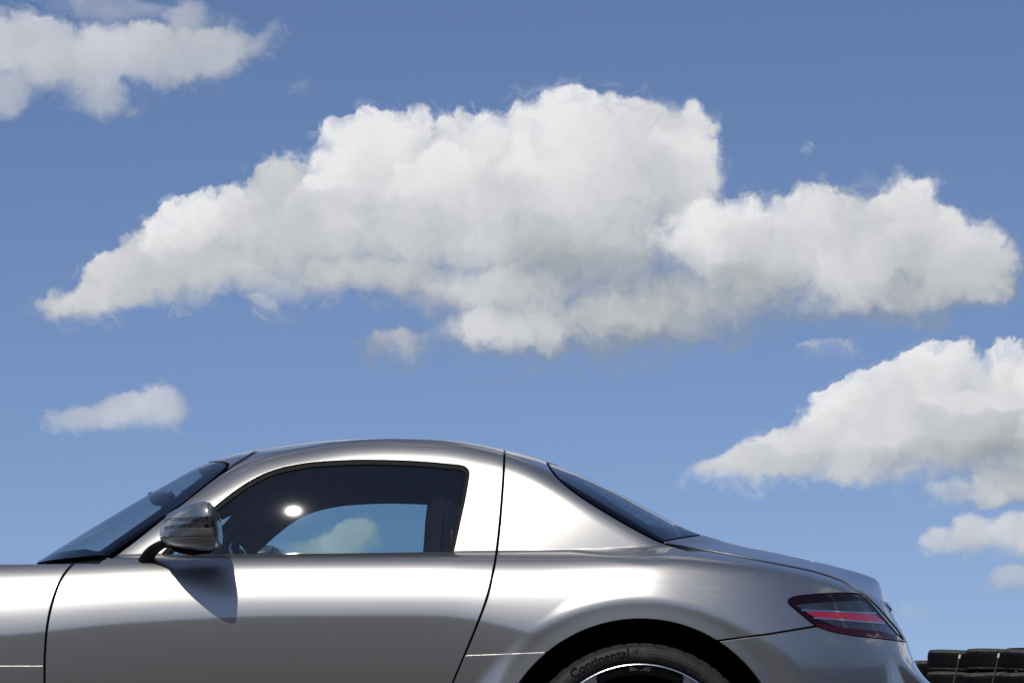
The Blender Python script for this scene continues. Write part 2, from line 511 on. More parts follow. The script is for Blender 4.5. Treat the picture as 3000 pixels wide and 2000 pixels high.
# ------------------------------------------------------------------ curves
def smooth_curve(pts, sigma):
    """a function of x through the points: monotone cubic, then softened"""
    p = np.array(sorted(pts), float)
    x, y = p[:, 0], p[:, 1]
    h = np.diff(x)
    d = np.diff(y) / h
    m = np.zeros(len(x))
    m[0], m[-1] = d[0], d[-1]
    for i in range(1, len(x) - 1):
        if d[i - 1] * d[i] > 0:
            w1, w2 = 2 * h[i] + h[i - 1], h[i] + 2 * h[i - 1]
            m[i] = (w1 + w2) / (w1 / d[i - 1] + w2 / d[i])
    X = np.arange(x[0] - 1.5, x[-1] + 1.5, 0.002)
    i = np.clip(np.searchsorted(x, X) - 1, 0, len(x) - 2)
    t = np.clip((X - x[i]) / h[i], 0, 1)
    Y = ((1 + 2 * t) * (1 - t) ** 2) * y[i] + t * (1 - t) ** 2 * h[i] * m[i] + t * t * (3 - 2 * t) * y[i + 1] + t * t * (t - 1) * h[i] * m[i + 1]
    Y = np.where(X < x[0], y[0] + m[0] * (X - x[0]), np.where(X > x[-1], y[-1] + m[-1] * (X - x[-1]), Y))
    if sigma:
        r = int(4 * sigma / 0.002)
        k = np.exp(-0.5 * (np.arange(-r, r + 1) * 0.002 / sigma) ** 2)
        k /= k.sum()
        Yp = np.concatenate([Y[0] + (Y[1] - Y[0]) * np.arange(-r, 0), Y, Y[-1] + (Y[-1] - Y[-2]) * np.arange(1, r + 1)])
        Y = np.convolve(Yp, k, 'valid')
    return lambda q: np.interp(q, X, Y)


def catmull(pts, n=10, closed=False):
    p = np.array(pts, float)
    if closed:
        q = np.vstack([p[-1], p, p[0], p[1]])
    else:
        q = np.vstack([2 * p[0] - p[1], p, 2 * p[-1] - p[-2]])
    out = []
    for i in range(1, len(q) - 2):
        t = np.linspace(0, 1, n, endpoint=False)[:, None]
        a, b, c, d = q[i - 1], q[i], q[i + 1], q[i + 2]
        out.append(0.5 * (2 * b + (c - a) * t + (2 * a - 5 * b + 4 * c - d) * t ** 2 + (-a + 3 * b - 3 * c + d) * t ** 3))
    r = np.vstack(out)
    return r if closed else np.vstack([r, p[-1]])


def smin(a, b, k):
    h = np.maximum(k - np.abs(a - b), 0) / k
    return np.minimum(a, b) - h * h * k * 0.25


def smax(a, b, k):
    return -smin(-a, -b, k)


def sstep(x, a, b):
    t = np.clip((x - a) / (b - a), 0, 1)
    return t * t * (3 - 2 * t)


def unp(px, py, y):
    """the point at depth y that shows at this place of the 2352 px wide photograph"""
    d = y - CAMY
    return np.array([(px - HX) * d / FPX, y, CAMZ + (HY - py) * d / FPX])


def proj(V):
    d = V[:, 1] - CAMY
    return np.stack([HX + FPX * V[:, 0] / d, HY - FPX * (V[:, 2] - CAMZ) / d], 1)


def sdpoly(P, poly):
    """signed distance to a closed outline, positive inside"""
    poly = np.asarray(poly, float)
    b0, b1 = poly.min(0) - 25, poly.max(0) + 25
    box = np.maximum(np.maximum(b0 - P, P - b1), 0)
    far = (box > 0).any(1)
    if far.any():
        out = np.empty(len(P))
        out[far] = -25 - np.linalg.norm(box[far], axis=1)
        if not far.all():
            out[~far] = sdpoly(P[~far], poly)
        return out
    best = np.full(len(P), 1e18)
    inside = np.zeros(len(P), bool)
    x, y = P[:, 0], P[:, 1]
    for a, b in zip(poly, np.roll(poly, -1, 0)):
        e = b - a
        L = e @ e
        if L == 0:
            continue
        t = np.clip(((x - a[0]) * e[0] + (y - a[1]) * e[1]) / L, 0, 1)
        best = np.minimum(best, (x - a[0] - t * e[0]) ** 2 + (y - a[1] - t * e[1]) ** 2)
        c = ((a[1] > y) != (b[1] > y))
        if e[1] != 0:
            inside ^= c & (x < a[0] + (y - a[1]) * e[0] / e[1])
    return np.where(inside, 1, -1) * np.sqrt(best)


# ------------------------------------------------------------------ surfaces that can be cut along a field
def clip(S, f):
    V, N, T = S
    ins = f > 0
    c = ins[T].sum(1)
    part = T[(c == 1) | (c == 2)]
    out = [T[c == 3]]
    if len(part):
        m = ins[part]
        one = m.sum(1) == 1
        odd = np.where(one, m.argmax(1), (~m).argmax(1))
        part = np.take_along_axis(part, (odd[:, None] + np.arange(3)) % 3, 1)
        a, b, d = part.T
        E = np.sort(np.concatenate([np.stack([a, b], 1), np.stack([a, d], 1)]), 1)
        key = E[:, 0].astype(np.int64) * len(V) + E[:, 1]
        uk, inv = np.unique(key, return_inverse=True)
        u0, u1 = uk // len(V), uk % len(V)
        t = (f[u0] / (f[u0] - f[u1]))[:, None]
        base = len(V)
        V = np.vstack([V, V[u0] + (V[u1] - V[u0]) * t])
        nn = N[u0] + (N[u1] - N[u0]) * t
        N = np.vstack([N, nn / np.linalg.norm(nn, axis=1, keepdims=True)])
        ab, ad = base + inv[:len(part)], base + inv[len(part):]
        out.append(np.stack([a, ab, ad], 1)[one])
        out.append(np.stack([ab, b, d], 1)[~one])
        out.append(np.stack([ab, d, ad], 1)[~one])
    T = np.vstack(out)
    used = np.unique(T)
    remap = np.zeros(len(V), int)
    remap[used] = np.arange(len(used))
    return V[used], N[used], remap[T]


def mirrored(S):
    V, N, T = S
    s = np.array([1, -1, 1])
    return V * s, N * s, T[:, ::-1]


def joined(A, B):
    return np.vstack([A[0], B[0]]), np.vstack([A[1], B[1]]), np.vstack([A[2], B[2] + len(A[0])])


def lipped(S, depth=0.012, r=0.0014):
    """folds the free edges of a panel inwards with a small rounded lip"""
    V, N, T = S
    n = len(V)
    E = np.concatenate([T[:, [0, 1]], T[:, [1, 2]], T[:, [2, 0]]]).astype(np.int64)
    key, rev = E[:, 0] * n + E[:, 1], E[:, 1] * n + E[:, 0]
    B = E[~np.isin(key, rev)]
    B = B[~((np.abs(V[B[:, 0], 1]) < 1e-5) & (np.abs(V[B[:, 1], 1]) < 1e-5))]
    if not len(B):
        return S
    bv = np.unique(B)
    e = V[B[:, 1]] - V[B[:, 0]]
    t = np.cross(e, N[B[:, 0]])
    tv = np.zeros_like(V)
    np.add.at(tv, B[:, 0], t)
    np.add.at(tv, B[:, 1], t)
    tv = tv[bv]
    tv /= np.linalg.norm(tv, axis=1, keepdims=True) + 1e-12
    nb = N[bv]
    r1 = V[bv] + tv * r - nb * r
    r2 = V[bv] + tv * r - nb * depth
    ix = np.zeros(n, int)
    ix[bv] = np.arange(len(bv))
    m = len(bv)
    a, b = B[:, 0], B[:, 1]
    a1, b1 = n + ix[a], n + ix[b]
    a2, b2 = n + m + ix[a], n + m + ix[b]
    nT = np.vstack([T, np.stack([b, a, a1], 1), np.stack([b, a1, b1], 1), np.stack([b1, a1, a2], 1), np.stack([b1, a2, b2], 1)])
    return np.vstack([V, r1, r2]), np.vstack([N, tv, tv]), nT


# ------------------------------------------------------------------ body shape
XW, ZW, RT = unp(1471, 0, -0.93)[0], 0.3425, 0.3425     # rear wheel
XF = XW - 2.68                                           # front wheel
belt_z = smooth_curve([(-3.35, 0.60), (-3.1, 0.74), (-2.8, 0.835), (-2.3, 0.893), (-1.42, 0.918), (-1.2, 0.922), (-0.95, 0.930),
                       (-0.63, 0.934), (-0.04, 0.936), (0.2, 0.935), (0.42, 0.929), (0.63, 0.908), (0.85, 0.872), (1.0, 0.835), (1.15, 0.79)], 0.05)
waist_z = smooth_curve([(-3.3, 0.60), (-2.3, 0.68), (-1.42, 0.706), (-1.06, 0.742), (-0.58, 0.762), (-0.2, 0.762), (-0.03, 0.735),
                        (0.12, 0.69), (0.4, 0.63), (0.7, 0.60), (1.1, 0.59)], 0.05)
plan_w = smooth_curve([(-3.3, 0.935), (-2.33, 0.955), (-1.6, 0.925), (-1.2, 0.905), (-0.8, 0.902), (-0.4, 0.912), (0.0, 0.935), (0.35, 0.955), (0.8, 0.955), (1.3, 0.955)], 0.12)
_t = np.linspace(0, 1.6, 3201)


def _prof(tab):
    c = smooth_curve(tab, 0.02)
    a = np.clip(c(_t), -20, 82)
    return np.concatenate([[0], np.cumsum(np.tan(np.radians(0.5 * (a[1:] + a[:-1]))) * np.diff(_t))])


P_DOOR = _prof([(0, 5.0), (0.06, 8), (0.15, 11), (0.3, 15.5), (0.5, 20), (0.65, 25), (0.78, 33), (0.88, 46), (0.95, 62), (1.0, 76), (1.1, 80), (1.6, 80)])
P_REAR = _prof([(0, 0), (0.2, 5), (0.4, 10), (0.6, 15), (0.78, 21), (0.88, 30), (0.94, 45), (0.98, 62), (1.0, 72), (1.1, 80), (1.6, 80)])
_d = np.linspace(0, 0.6, 1201)


def _prof_low(tab, s):
    a = smooth_curve(tab, s)(_d)
    return np.concatenate([[0], np.cumsum(np.tan(np.radians(0.5 * (a[1:] + a[:-1]))) * np.diff(_d))])


L_DOOR = _prof_low([(-0.01, 5.0), (0.0, 4.0), (0.006, -1.8), (0.02, -2.6), (0.06, -4.2), (0.12, -7), (0.22, -10), (0.3, -8), (0.38, 0), (0.6, 10)], 0.003)
L_REAR = _prof_low([(-0.05, 1.2), (0, 0), (0.1, -3.5), (0.2, -8), (0.35, -18), (0.6, -40)], 0.02)


def side_w(x, z):
    zb, zc, pw = belt_z(x), waist_z(x), plan_w(x)
    h = zb - zc
    t = (z - zc) / h
    k = sstep(x, -0.15, 0.45)
    up = (np.interp(t, _t, P_DOOR) * (1 - k) + np.interp(t, _t, P_REAR) * k) * h
    dn = np.maximum(zc - z, 0)
    low = np.interp(dn, _d, L_DOOR) * (1 - k) + np.interp(dn, _d, L_REAR) * k
    w = pw - up + low
    for xw, wl in ((XW, 0.937), (XF, 0.940)):
        r = np.sqrt((x - xw) ** 2 + (z - ZW) ** 2)
        q = r - 0.447
        sp = np.where(q > 0.2, q, 0.006 * np.log1p(np.exp(np.clip(q / 0.006, -40, 40))))
        cone = wl - 0.5 * sp - 8.0 * np.maximum(q - 0.03, 0) ** 2
        w = smax(w, cone, 0.022)
        w = smin(w, wl + 0.36 * sp + 4.0 * np.maximum(q - 0.05, 0) ** 2, 0.014)
    return w


tail_x = smooth_curve([(0.10, 1.15), (0.35, 1.225), (0.5, 1.233), (0.576, 1.228), (0.667, 1.219), (0.705, 1.208), (0.746, 1.186), (0.80, 1.160), (0.839, 1.150), (0.88, 1.143), (0.92, 1.139), (1.0, 1.13)], 0.010)
nose_x = smooth_curve([(0.1, -3.1), (0.4, -3.27), (0.6, -3.28), (0.8, -3.1), (0.95, -2.9)], 0.04)
deck_z = smooth_curve([(-3.3, 0.70), (-2.9, 0.86), (-2.33, 0.910), (-1.42, 0.935), (-1.2, 0.940), (-1.0, 0.946), (-0.6, 0.949), (0.0, 0.952), (0.2, 0.955), (0.38, 0.985), (0.50, 1.016), (0.575, 1.010), (0.69, 0.994),
                       (0.90, 0.953), (1.02, 0.925), (1.06, 0.916), (1.12, 0.902)], 0.02)
roof_z = smooth_curve([(-1.75, 0.775), (-1.445, 0.964), (-1.244, 1.087), (-1.042, 1.204), (-0.948, 1.254), (-0.85, 1.279), (-0.744, 1.296), (-0.563, 1.316),
                       (-0.421, 1.320), (-0.227, 1.315), (-0.021, 1.289), (0.0956, 1.261), (0.299, 1.178), (0.432, 1.109), (0.566, 1.034), (0.75, 0.92), (1.0, 0.76)], 0.035)
cabin_w = smooth_curve([(-1.7, 0.66), (-1.4, 0.712), (-1.1, 0.756), (-0.8, 0.788), (-0.5, 0.799), (-0.2, 0.796), (0.0, 0.792), (0.2, 0.788), (0.45, 0.778), (0.7, 0.755), (1.0, 0.70)], 0.10)


def body_parts(p):
    x, a, z = p[:, 0], np.abs(p[:, 1]), p[:, 2]
    w = side_w(x, z)
    # plan corners at the tail and the nose
    xt, xn = tail_x(z), nose_x(z)
    n = 2.5
    ux = np.maximum((x - XW) / (xt - XW), 0)
    vx = np.maximum((x - (XF + 0.2)) / (xn - (XF + 0.2)), 0)
    side = ((np.maximum(a / w, 1e-6) ** n + ux ** n + vx ** n) ** (1 / n) - 1) * 0.8
    top = z - (deck_z(x) - (0.012 + 0.073 * sstep(x, 0.1, 0.45)) * a * a)
    low = smax(side, top, 0.012 + 0.038 * sstep(x, 0.2, 0.6) - 0.035 * sstep(x, 0.8, 1.05))
    wg = cabin_w(x)
    zb = belt_z(x)
    q = z - zb
    gside = (a - np.where(q < -0.03, wg + 0.009 + 1.2 * (q + 0.03), wg - (0.355 - 0.085 * sstep(x, -0.1, 0.3)) * q - 0.20 * np.maximum(q, 0) ** 2)) * 0.93
    k = -0.44 + 0.68 * sstep(x, -0.8, 0.3)
    gtop = z - (roof_z(x + k * a * a) - 0.11 * a * a)
    sl = 1 / np.sqrt(1 + ((roof_z(x + 0.01) - roof_z(x - 0.01)) / 0.02) ** 2)
    gtop = gtop * sl
    cab = smax(gside, gtop, 0.035 + 0.015 * sstep(x, -1.0, -0.72))
    return low, cab, 0.010 + 0.06 * sstep(x, 0.1, 0.6)


def body_f(p):
    return smin(*body_parts(p))


def body_n(V):
    e = 0.0015
    g = np.stack([body_f(V + np.array(d) * e) - body_f(V - np.array(d) * e) for d in ((1, 0, 0), (0, 1, 0), (0, 0, 1))], 1)
    return g / (np.linalg.norm(g, axis=1, keepdims=True) + 1e-12)


def body_surface():
    Z0 = 0.55
    XA, XB = -2.25, 0.66
    th = np.radians(np.concatenate([np.linspace(-62, -8, 70, endpoint=False), np.linspace(-8, 60, 250, endpoint=False), np.linspace(60, 90, 70)]))
    xs = np.concatenate([np.arange(XA, -1.6, 0.02), np.arange(-1.6, XB, 0.0062), [XB]])
    ph_f = np.radians(np.linspace(90, 0, 50, endpoint=False))
    ph_r = np.radians(np.linspace(0, 90, 150))[1:]
    O, D = [], []
    for p in ph_f:
        O.append(np.full(len(th), XA))
        D.append(np.stack([-np.cos(th) * math.sin(p), -np.cos(th) * math.cos(p), np.sin(th)], 1))
    for x in xs:
        O.append(np.full(len(th), x))
        D.append(np.stack([0 * th, -np.cos(th), np.sin(th)], 1))
    for p in ph_r:
        O.append(np.full(len(th), XB))
        D.append(np.stack([np.cos(th) * math.sin(p), -np.cos(th) * math.cos(p), np.sin(th)], 1))
    nu, nv = len(O), len(th)
    O = np.concatenate(O)
    D = np.concatenate(D)
    org = np.stack([O, 0 * O, 0 * O + Z0], 1)
    lo, hi = np.full(len(O), 0.15), np.full(len(O), 1.4)
    for _ in range(21):
        mid = 0.5 * (lo + hi)
        f = body_f(org + D * mid[:, None])
        lo, hi = np.where(f < 0, mid, lo), np.where(f < 0, hi, mid)
    V = org + D * (0.5 * (lo + hi))[:, None]
    V[np.abs(V[:, 1]) < 1e-4, 1] = 0
    idx = np.arange(nu * nv).reshape(nu, nv)
    a, b, c, d = idx[:-1, :-1].ravel(), idx[1:, :-1].ravel(), idx[1:, 1:].ravel(), idx[:-1, 1:].ravel()
    T = np.vstack([np.stack([a, b, c], 1), np.stack([a, c, d], 1)])
    A = np.cross(V[T[:, 1]] - V[T[:, 0]], V[T[:, 2]] - V[T[:, 0]])
    T = T[np.linalg.norm(A, axis=1) > 1e-12]
    N = body_n(V)
    flip = (np.einsum('ij,ij->i', A[np.linalg.norm(A, axis=1) > 1e-12], N[T[:, 0]]) < 0).mean() > 0.5
    if flip:
        T = T[:, ::-1]
    return V, N, T


# ------------------------------------------------------------------ ground
def ground_material():
    m, n, out = material('asphalt')
    b = n.node('ShaderNodeBsdfPrincipled')
    co = n.node('ShaderNodeTexCoord').outputs['Object']
    big = n.noise(co, 0.25, 4.0, 0.6)[0]
    fine = n.noise(co, 90.0, 3.0, 0.7)[0]
    f = n.math('MULTIPLY', n.lin(big, 0.3, 0.7, 0.85, 1.15), n.lin(fine, 0.3, 0.7, 0.8, 1.2))
    n.put(b.inputs['Base Color'], n.mix(1.0, (0.075, 0.068, 0.060, 1), n.comb(f, f, f), 'MULTIPLY'))
    b.inputs['Roughness'].default_value = 0.85
    bn = n.node('ShaderNodeBump')
    bn.inputs['Strength'].default_value = 0.4
    bn.inputs['Distance'].default_value = 0.004
    n.put(bn.inputs['Height'], fine)
    n.put(b.inputs['Normal'], bn.outputs[0])
    n.put(out.inputs[0], b.outputs[0])
    return m


g = 3000.0
grass = principled('mown_grass', (0.016, 0.017, 0.009), 0.9, spec=0.1, grain=0.5, grain_scale=3.0)
tag(mesh_py('ground', [(-g, -g, 0), (g, -g, 0), (g, g, 0), (-g, g, 0)], [(0, 1, 2, 3)], grass, smooth=False), kind='structure')
tag(mesh_py('pavement', [(-40, -5.2, 0.004), (40, -5.2, 0.004), (40, 45, 0.004), (-40, 45, 0.004)], [(0, 1, 2, 3)], ground_material(), smooth=False), kind='structure')

# a dark line of woodland far behind the camera; the car's flank mirrors it just under the waist line
rng = np.random.default_rng(5)
ang = np.radians(np.linspace(150, 390, 721))
hh = 15.0 + 2.2 * np.convolve(rng.random(len(ang) + 20), np.ones(21) / 21, 'valid') * 2 + 1.6 * rng.random(len(ang))
vv = []
for a_, h_ in zip(ang, hh):
    for r_, z_ in ((170, -0.5), (168, h_ * 0.55), (172, h_ * 0.9), (178, h_), (190, -0.5)):
        vv.append((r_ * math.cos(a_), r_ * math.sin(a_), z_))
ff = [(5 * i + j, 5 * i + j + 1, 5 * i + j + 6, 5 * i + j + 5) for i in range(len(ang) - 1) for j in range(4)]
wood = mesh_py('far_wood', vv, ff, principled('wood_foliage', (0.020, 0.022, 0.013), 0.9, spec=0.1, grain=0.5, grain_scale=0.6), smooth=False)
tag(wood, 'dark line of far-off woodland behind the camera', 'wood', kind='stuff')

# ------------------------------------------------------------------ the car
car = empty('sports_car', (0, 0, 0))
tag(car, 'silver gullwing sports coupe seen from its side, cropped at nose and wheels', 'car')

S0 = body_surface()
S0 = clip(S0, S0[0][:, 2] - 0.17)
PXM = 834.0
GAP = 3.4 / PXM

door_out = np.vstack([
    catmull([(106, 1760), (103, 1640), (102, 1568), (103, 1500), (108, 1440), (118, 1390), (135, 1340), (157, 1305), (186, 1280), (215, 1268)], 8),
    catmull([(258, 1279), (320, 1232), (380, 1184), (470, 1114), (530, 1072), (570, 1047), (602, 1027), (660, 985), (720, 930)], 8),
    np.array([(1162, 930)]),
    catmull([(1160, 1025), (1156, 1100), (1150, 1180), (1144, 1240), (1140, 1270), (1135, 1300), (1122, 1360), (1105, 1410), (1083, 1465), (1060, 1520), (1039, 1570), (1005, 1650), (960, 1760)], 8)])
win_out = np.vstack([
    catmull([(352, 1290), (395, 1245), (440, 1206), (490, 1164), (530, 1132), (575, 1102), (630, 1077), (700, 1062), (770, 1056), (850, 1054), (950, 1057),
             (1035, 1064), (1060, 1067), (1073, 1073), (1079, 1084), (1077, 1105), (1069, 1150), (1056, 1210), (1046, 1255), (1040, 1275), (1030, 1300)], 8)])
ws_out = np.vstack([catmull([(225, 1292), (300, 1240), (380, 1184), (450, 1130), (495, 1094), (515, 1076), (540, 1050), (580, 1000)], 8), np.array([(-500, 1000), (-500, 1292)])])
rw_out = np.vstack([catmull([(1225, 1000), (1248, 1040), (1257, 1060), (1272, 1085), (1300, 1113), (1345, 1146), (1420, 1192), (1480, 1225), (1510, 1240), (1535, 1249), (1580, 1262)], 8), np.array([(1750, 1262), (1750, 1000)])])
rw_in = np.vstack([catmull([(1300, 1060), (1308, 1078), (1334, 1103), (1366, 1125), (1406, 1151), (1446, 1177), (1486, 1201), (1507, 1214), (1526, 1220), (1560, 1217), (1600, 1212)], 8), np.array([(1700, 1180), (1640, 1000), (1300, 1000)])])
lid_out = np.vstack([np.array([(1640, 1000), (1612, 1227)]), catmull([(1612, 1227), (1570, 1233), (1532, 1240), (1524, 1244), (1535, 1248), (1600, 1259), (1700, 1278), (1800, 1297), (1870, 1312), (1930, 1332), (1975, 1357), (2010, 1387), (2040, 1420), (2062, 1447), (2080, 1476), (2095, 1510)], 8), np.array([(2400, 1510), (2400, 1000)])])
lamp_out = catmull([(1812, 1382), (1819, 1373), (1847, 1367.5), (1911, 1363.3), (1965, 1363), (1988, 1375), (2035, 1429), (2068, 1464), (2084, 1471.5), (2039, 1466), (1966, 1458), (1920, 1450), (1892, 1442), (1872, 1433), (1846.5, 1413), (1824.5, 1394.5)], 6, True)
lamp_in = catmull([(1829, 1388), (1850, 1385), (1892, 1381), (1950, 1378), (1984, 1379), (2010, 1406), (2063, 1455), (2020, 1449), (1938, 1440), (1905, 1431), (1870, 1415), (1845, 1400)], 6, True)
lamp_red = np.array([(1843, 1400.5), (2014, 1407.5), (2034, 1430.5), (1871, 1418.5)])
bump_out = np.array([(1640, 1472), (1655, 1470), (1760, 1456.5), (1850, 1441.5), (1880, 1436.5), (1950, 1450), (2085, 1473), (2400, 1476), (2400, 2300), (1500, 2300), (1500, 1560)])
skirt_r = np.array([(1020, 1506), (1280, 1496), (1360, 1492), (1360, 1780), (900, 1780)])
skirt_f = np.array([(-800, 1528), (140, 1528), (140, 1780), (-800, 1780)])


def F(poly, scale=PXM):
    return lambda V: sdpoly(proj(V), poly) / scale


def f_cab(V):
    lo, ca, k = body_parts(V)
    return lo


def f_door(V):
    a = -V[:, 1]
    ymin = 0.62 - 0.40 * sstep(V[:, 2], 1.10, 1.22)
    return np.minimum(np.minimum(F(door_out)(V), a - ymin), V[:, 2] - 0.335)


def f_win(V):
    return np.minimum(F(win_out)(V), f_cab(V) - 0.003)


def f_ws(V):
    y2 = V[:, 1] ** 2
    return np.minimum(smin(F(ws_out)(V), (-0.948 + 0.43 * y2) - V[:, 0], 0.03), f_cab(V) - 0.004)


def f_rw(V):
    y2 = V[:, 1] ** 2
    return np.minimum(F(rw_out)(V), V[:, 0] - (0.165 - 0.42 * y2))


def f_lid(V):
    y2 = V[:, 1] ** 2
    return np.minimum(np.minimum(F(lid_out)(V), V[:, 0] - (0.592 - 0.40 * y2)), V[:, 2] - 0.70)


f_lamp, f_bump = F(lamp_out), F(bump_out)


def f_arch(V):
    r = np.minimum(np.hypot(V[:, 0] - XW, V[:, 2] - ZW) - 0.4095, np.hypot(V[:, 0] - XF, V[:, 2] - ZW) - 0.40)
    return np.where(V[:, 1] < -0.3, r, 1.0)


def f_hood(V):   # bonnet: the top of the front, inside a line along the wing
    return np.minimum(-V[:, 1] * 0 + 0.70 + V[:, 1], -0.95 - V[:, 0])


def neg(f):
    return lambda V: -f(V)


def cut(S, *fs, g=GAP):
    for f in fs:
        S = clip(S, f(S[0]) - g)
        if not len(S[2]):
            break
    return S


def refine(S, times=1):
    """splits every triangle in four, new points laid on the car's surface"""
    for _ in range(times):
        V, N, T = S
        E = np.sort(np.concatenate([T[:, [0, 1]], T[:, [1, 2]], T[:, [2, 0]]]), 1).astype(np.int64)
        uk, inv = np.unique(E[:, 0] * len(V) + E[:, 1], return_inverse=True)
        i, j = uk // len(V), uk % len(V)
        mv, mn = (V[i] + V[j]) / 2, N[i] + N[j]
        mn /= np.linalg.norm(mn, axis=1, keepdims=True)
        m = len(T)
        ab, bc, ca = len(V) + inv[:m], len(V) + inv[m:2 * m], len(V) + inv[2 * m:]
        a, b, c = T.T
        T = np.vstack([np.stack(q, 1) for q in ((a, ab, ca), (ab, b, bc), (ca, bc, c), (ab, bc, ca))])
        S = (np.vstack([V, mv]), np.vstack([N, mn]), T)
    return S


def shift(S, d):
    return S[0] + S[1] * d, S[1], S[2]


def pieces(S, least=0.03):
    """the connected pieces of a surface, slivers dropped"""
    V, N, T = S
    lab = np.arange(len(V))
    while True:
        m = np.minimum(np.minimum(lab[T[:, 0]], lab[T[:, 1]]), lab[T[:, 2]])
        new = lab.copy()
        for c in range(3):
            np.minimum.at(new, T[:, c], m)
        new = new[new]
        new = new[new]
        if (new == lab).all():
            break
        lab = new
    tl = lab[T[:, 0]]
    area = np.linalg.norm(np.cross(V[T[:, 1]] - V[T[:, 0]], V[T[:, 2]] - V[T[:, 0]]), axis=1)
    ids, inv = np.unique(tl, return_inverse=True)
    tot = np.bincount(inv, area)
    out = []
    for k in np.argsort(-tot):
        if tot[k] >= least * tot.sum():
            t = T[inv == k]
            used = np.unique(t)
            mp = np.zeros(len(V), int)
            mp[used] = np.arange(len(used))
            out.append((V[used], N[used], mp[t]))
    return out


def weld(S):
    """closes the seam along the middle of the car"""
    V, N, T = S
    mid = np.where(np.abs(V[:, 1]) < 1e-5)[0]
    if len(mid):
        key = np.round(V[mid] * 1e5).astype(np.int64)
        _, first, inv = np.unique(key, axis=0, return_index=True, return_inverse=True)
        mp = np.arange(len(V))
        mp[mid] = mid[first][inv.ravel()]
        T = mp[T]
        T = T[(T[:, 0] != T[:, 1]) & (T[:, 1] != T[:, 2]) & (T[:, 0] != T[:, 2])]
        used = np.unique(T)
        mp = np.zeros(len(V), int)
        mp[used] = np.arange(len(used))
        V, N, T = V[used], N[used], mp[T]
    return V, N, T


def panel(name, S, mat, parent, both='pair', depth=0.012, lip=True, r=0.0014, least=0.03):
    """pair: one object on each side; joined: one object across the middle"""
    if not len(S[2]):
        print('EMPTY PANEL', name)
        return []
    par = parent if isinstance(parent, (list, tuple)) else (parent, parent)
    if both == 'joined':
        todo = [(weld(joined(S, mirrored(S))), par[0])]
    else:
        todo = [(S, par[0])]
    out = []
    todo = [(piece, p) for q, p in todo for piece in pieces(q, least)]
    if both != 'joined':
        todo += [(mirrored(piece), par[1]) for piece, p in todo]
    for piece, p in todo:
        if lip:
            piece = lipped(piece, depth, r)
        out.append(mesh_arrays(name, piece[0], piece[2], piece[1], mat, p))
    return out


BODY = cut(S0, f_arch, g=0)
SIDE = cut(BODY, neg(f_lamp))
rear_x = lambda V: V[:, 0] + 0.02 + 0.06 * sstep(1.0 - V[:, 2], -0.05, 0.5)   # behind the door
sill = lambda V: 0.325 - V[:, 2]
# doors with their windows
D = cut(BODY, f_door, neg(f_ws))
doors = panel('door', cut(D, neg(f_win), g=0.0), M['paint'], car, depth=0.016)
Wn = cut(cut(BODY, f_door, g=-0.02), f_win, g=0.0)
panel('window_seal', shift(cut(Wn, lambda V: 9.5 / PXM - F(win_out)(V), g=0), -0.004), M['trim'], doors, depth=0.02, r=0.003)
panel('side_window', shift(cut(Wn, F(win_out), g=9.5 / PXM), -0.008), M['glass'], doors, lip=False)
# windscreen
WS = cut(BODY, f_ws, g=2.6 / PXM)
ws = panel('windscreen', shift(cut(WS, f_ws, g=0.026), -0.002), M['screen'], car, 'joined', lip=False)[0]
panel('windscreen_band', shift(cut(WS, lambda V: 0.026 - f_ws(V), g=0), -0.0021), M['frit'], ws, 'joined', depth=0.006)
# rear window
RW = cut(BODY, f_rw, neg(f_lid))
f_rwin = lambda V: np.minimum(np.minimum(F(rw_in)(V), V[:, 0] - (0.225 - 0.42 * V[:, 1] ** 2)), (0.55 - 0.36 * V[:, 1] ** 2) - V[:, 0])
rwp = panel('rear_window', shift(cut(RW, f_rwin, g=0), -0.002), M['rearglass'], car, 'joined', lip=False)[0]
panel('rear_window_band', shift(cut(RW, neg(f_rwin), g=0), -0.0021), M['frit'], rwp, 'joined', depth=0.006)
for i in range(9):   # heating wires across the rear window
    xh = 0.27 + 0.033 * i
    wire = cut(refine(cut(cut(RW, f_rwin, g=0), lambda V: 0.02 - np.abs(V[:, 0] - (xh - 0.36 * V[:, 1] ** 2)), g=0), 1), lambda V: 0.0016 - np.abs(V[:, 0] - (xh - 0.36 * V[:, 1] ** 2)), g=0)
    if len(wire[2]):
        panel('heating_wire', shift(wire, -0.006), M['trim'], rwp, 'joined', lip=False)
# boot lid
lid_slot = F(np.array([(1866, 1270), (1872, 1270), (1868, 1291), (1861, 1291)]))
lid = panel('boot_lid', cut(cut(BODY, f_lid, g=2.4 / PXM), neg(lid_slot), g=0), M['paint'], car, 'joined', depth=0.02, r=0.002)[0]
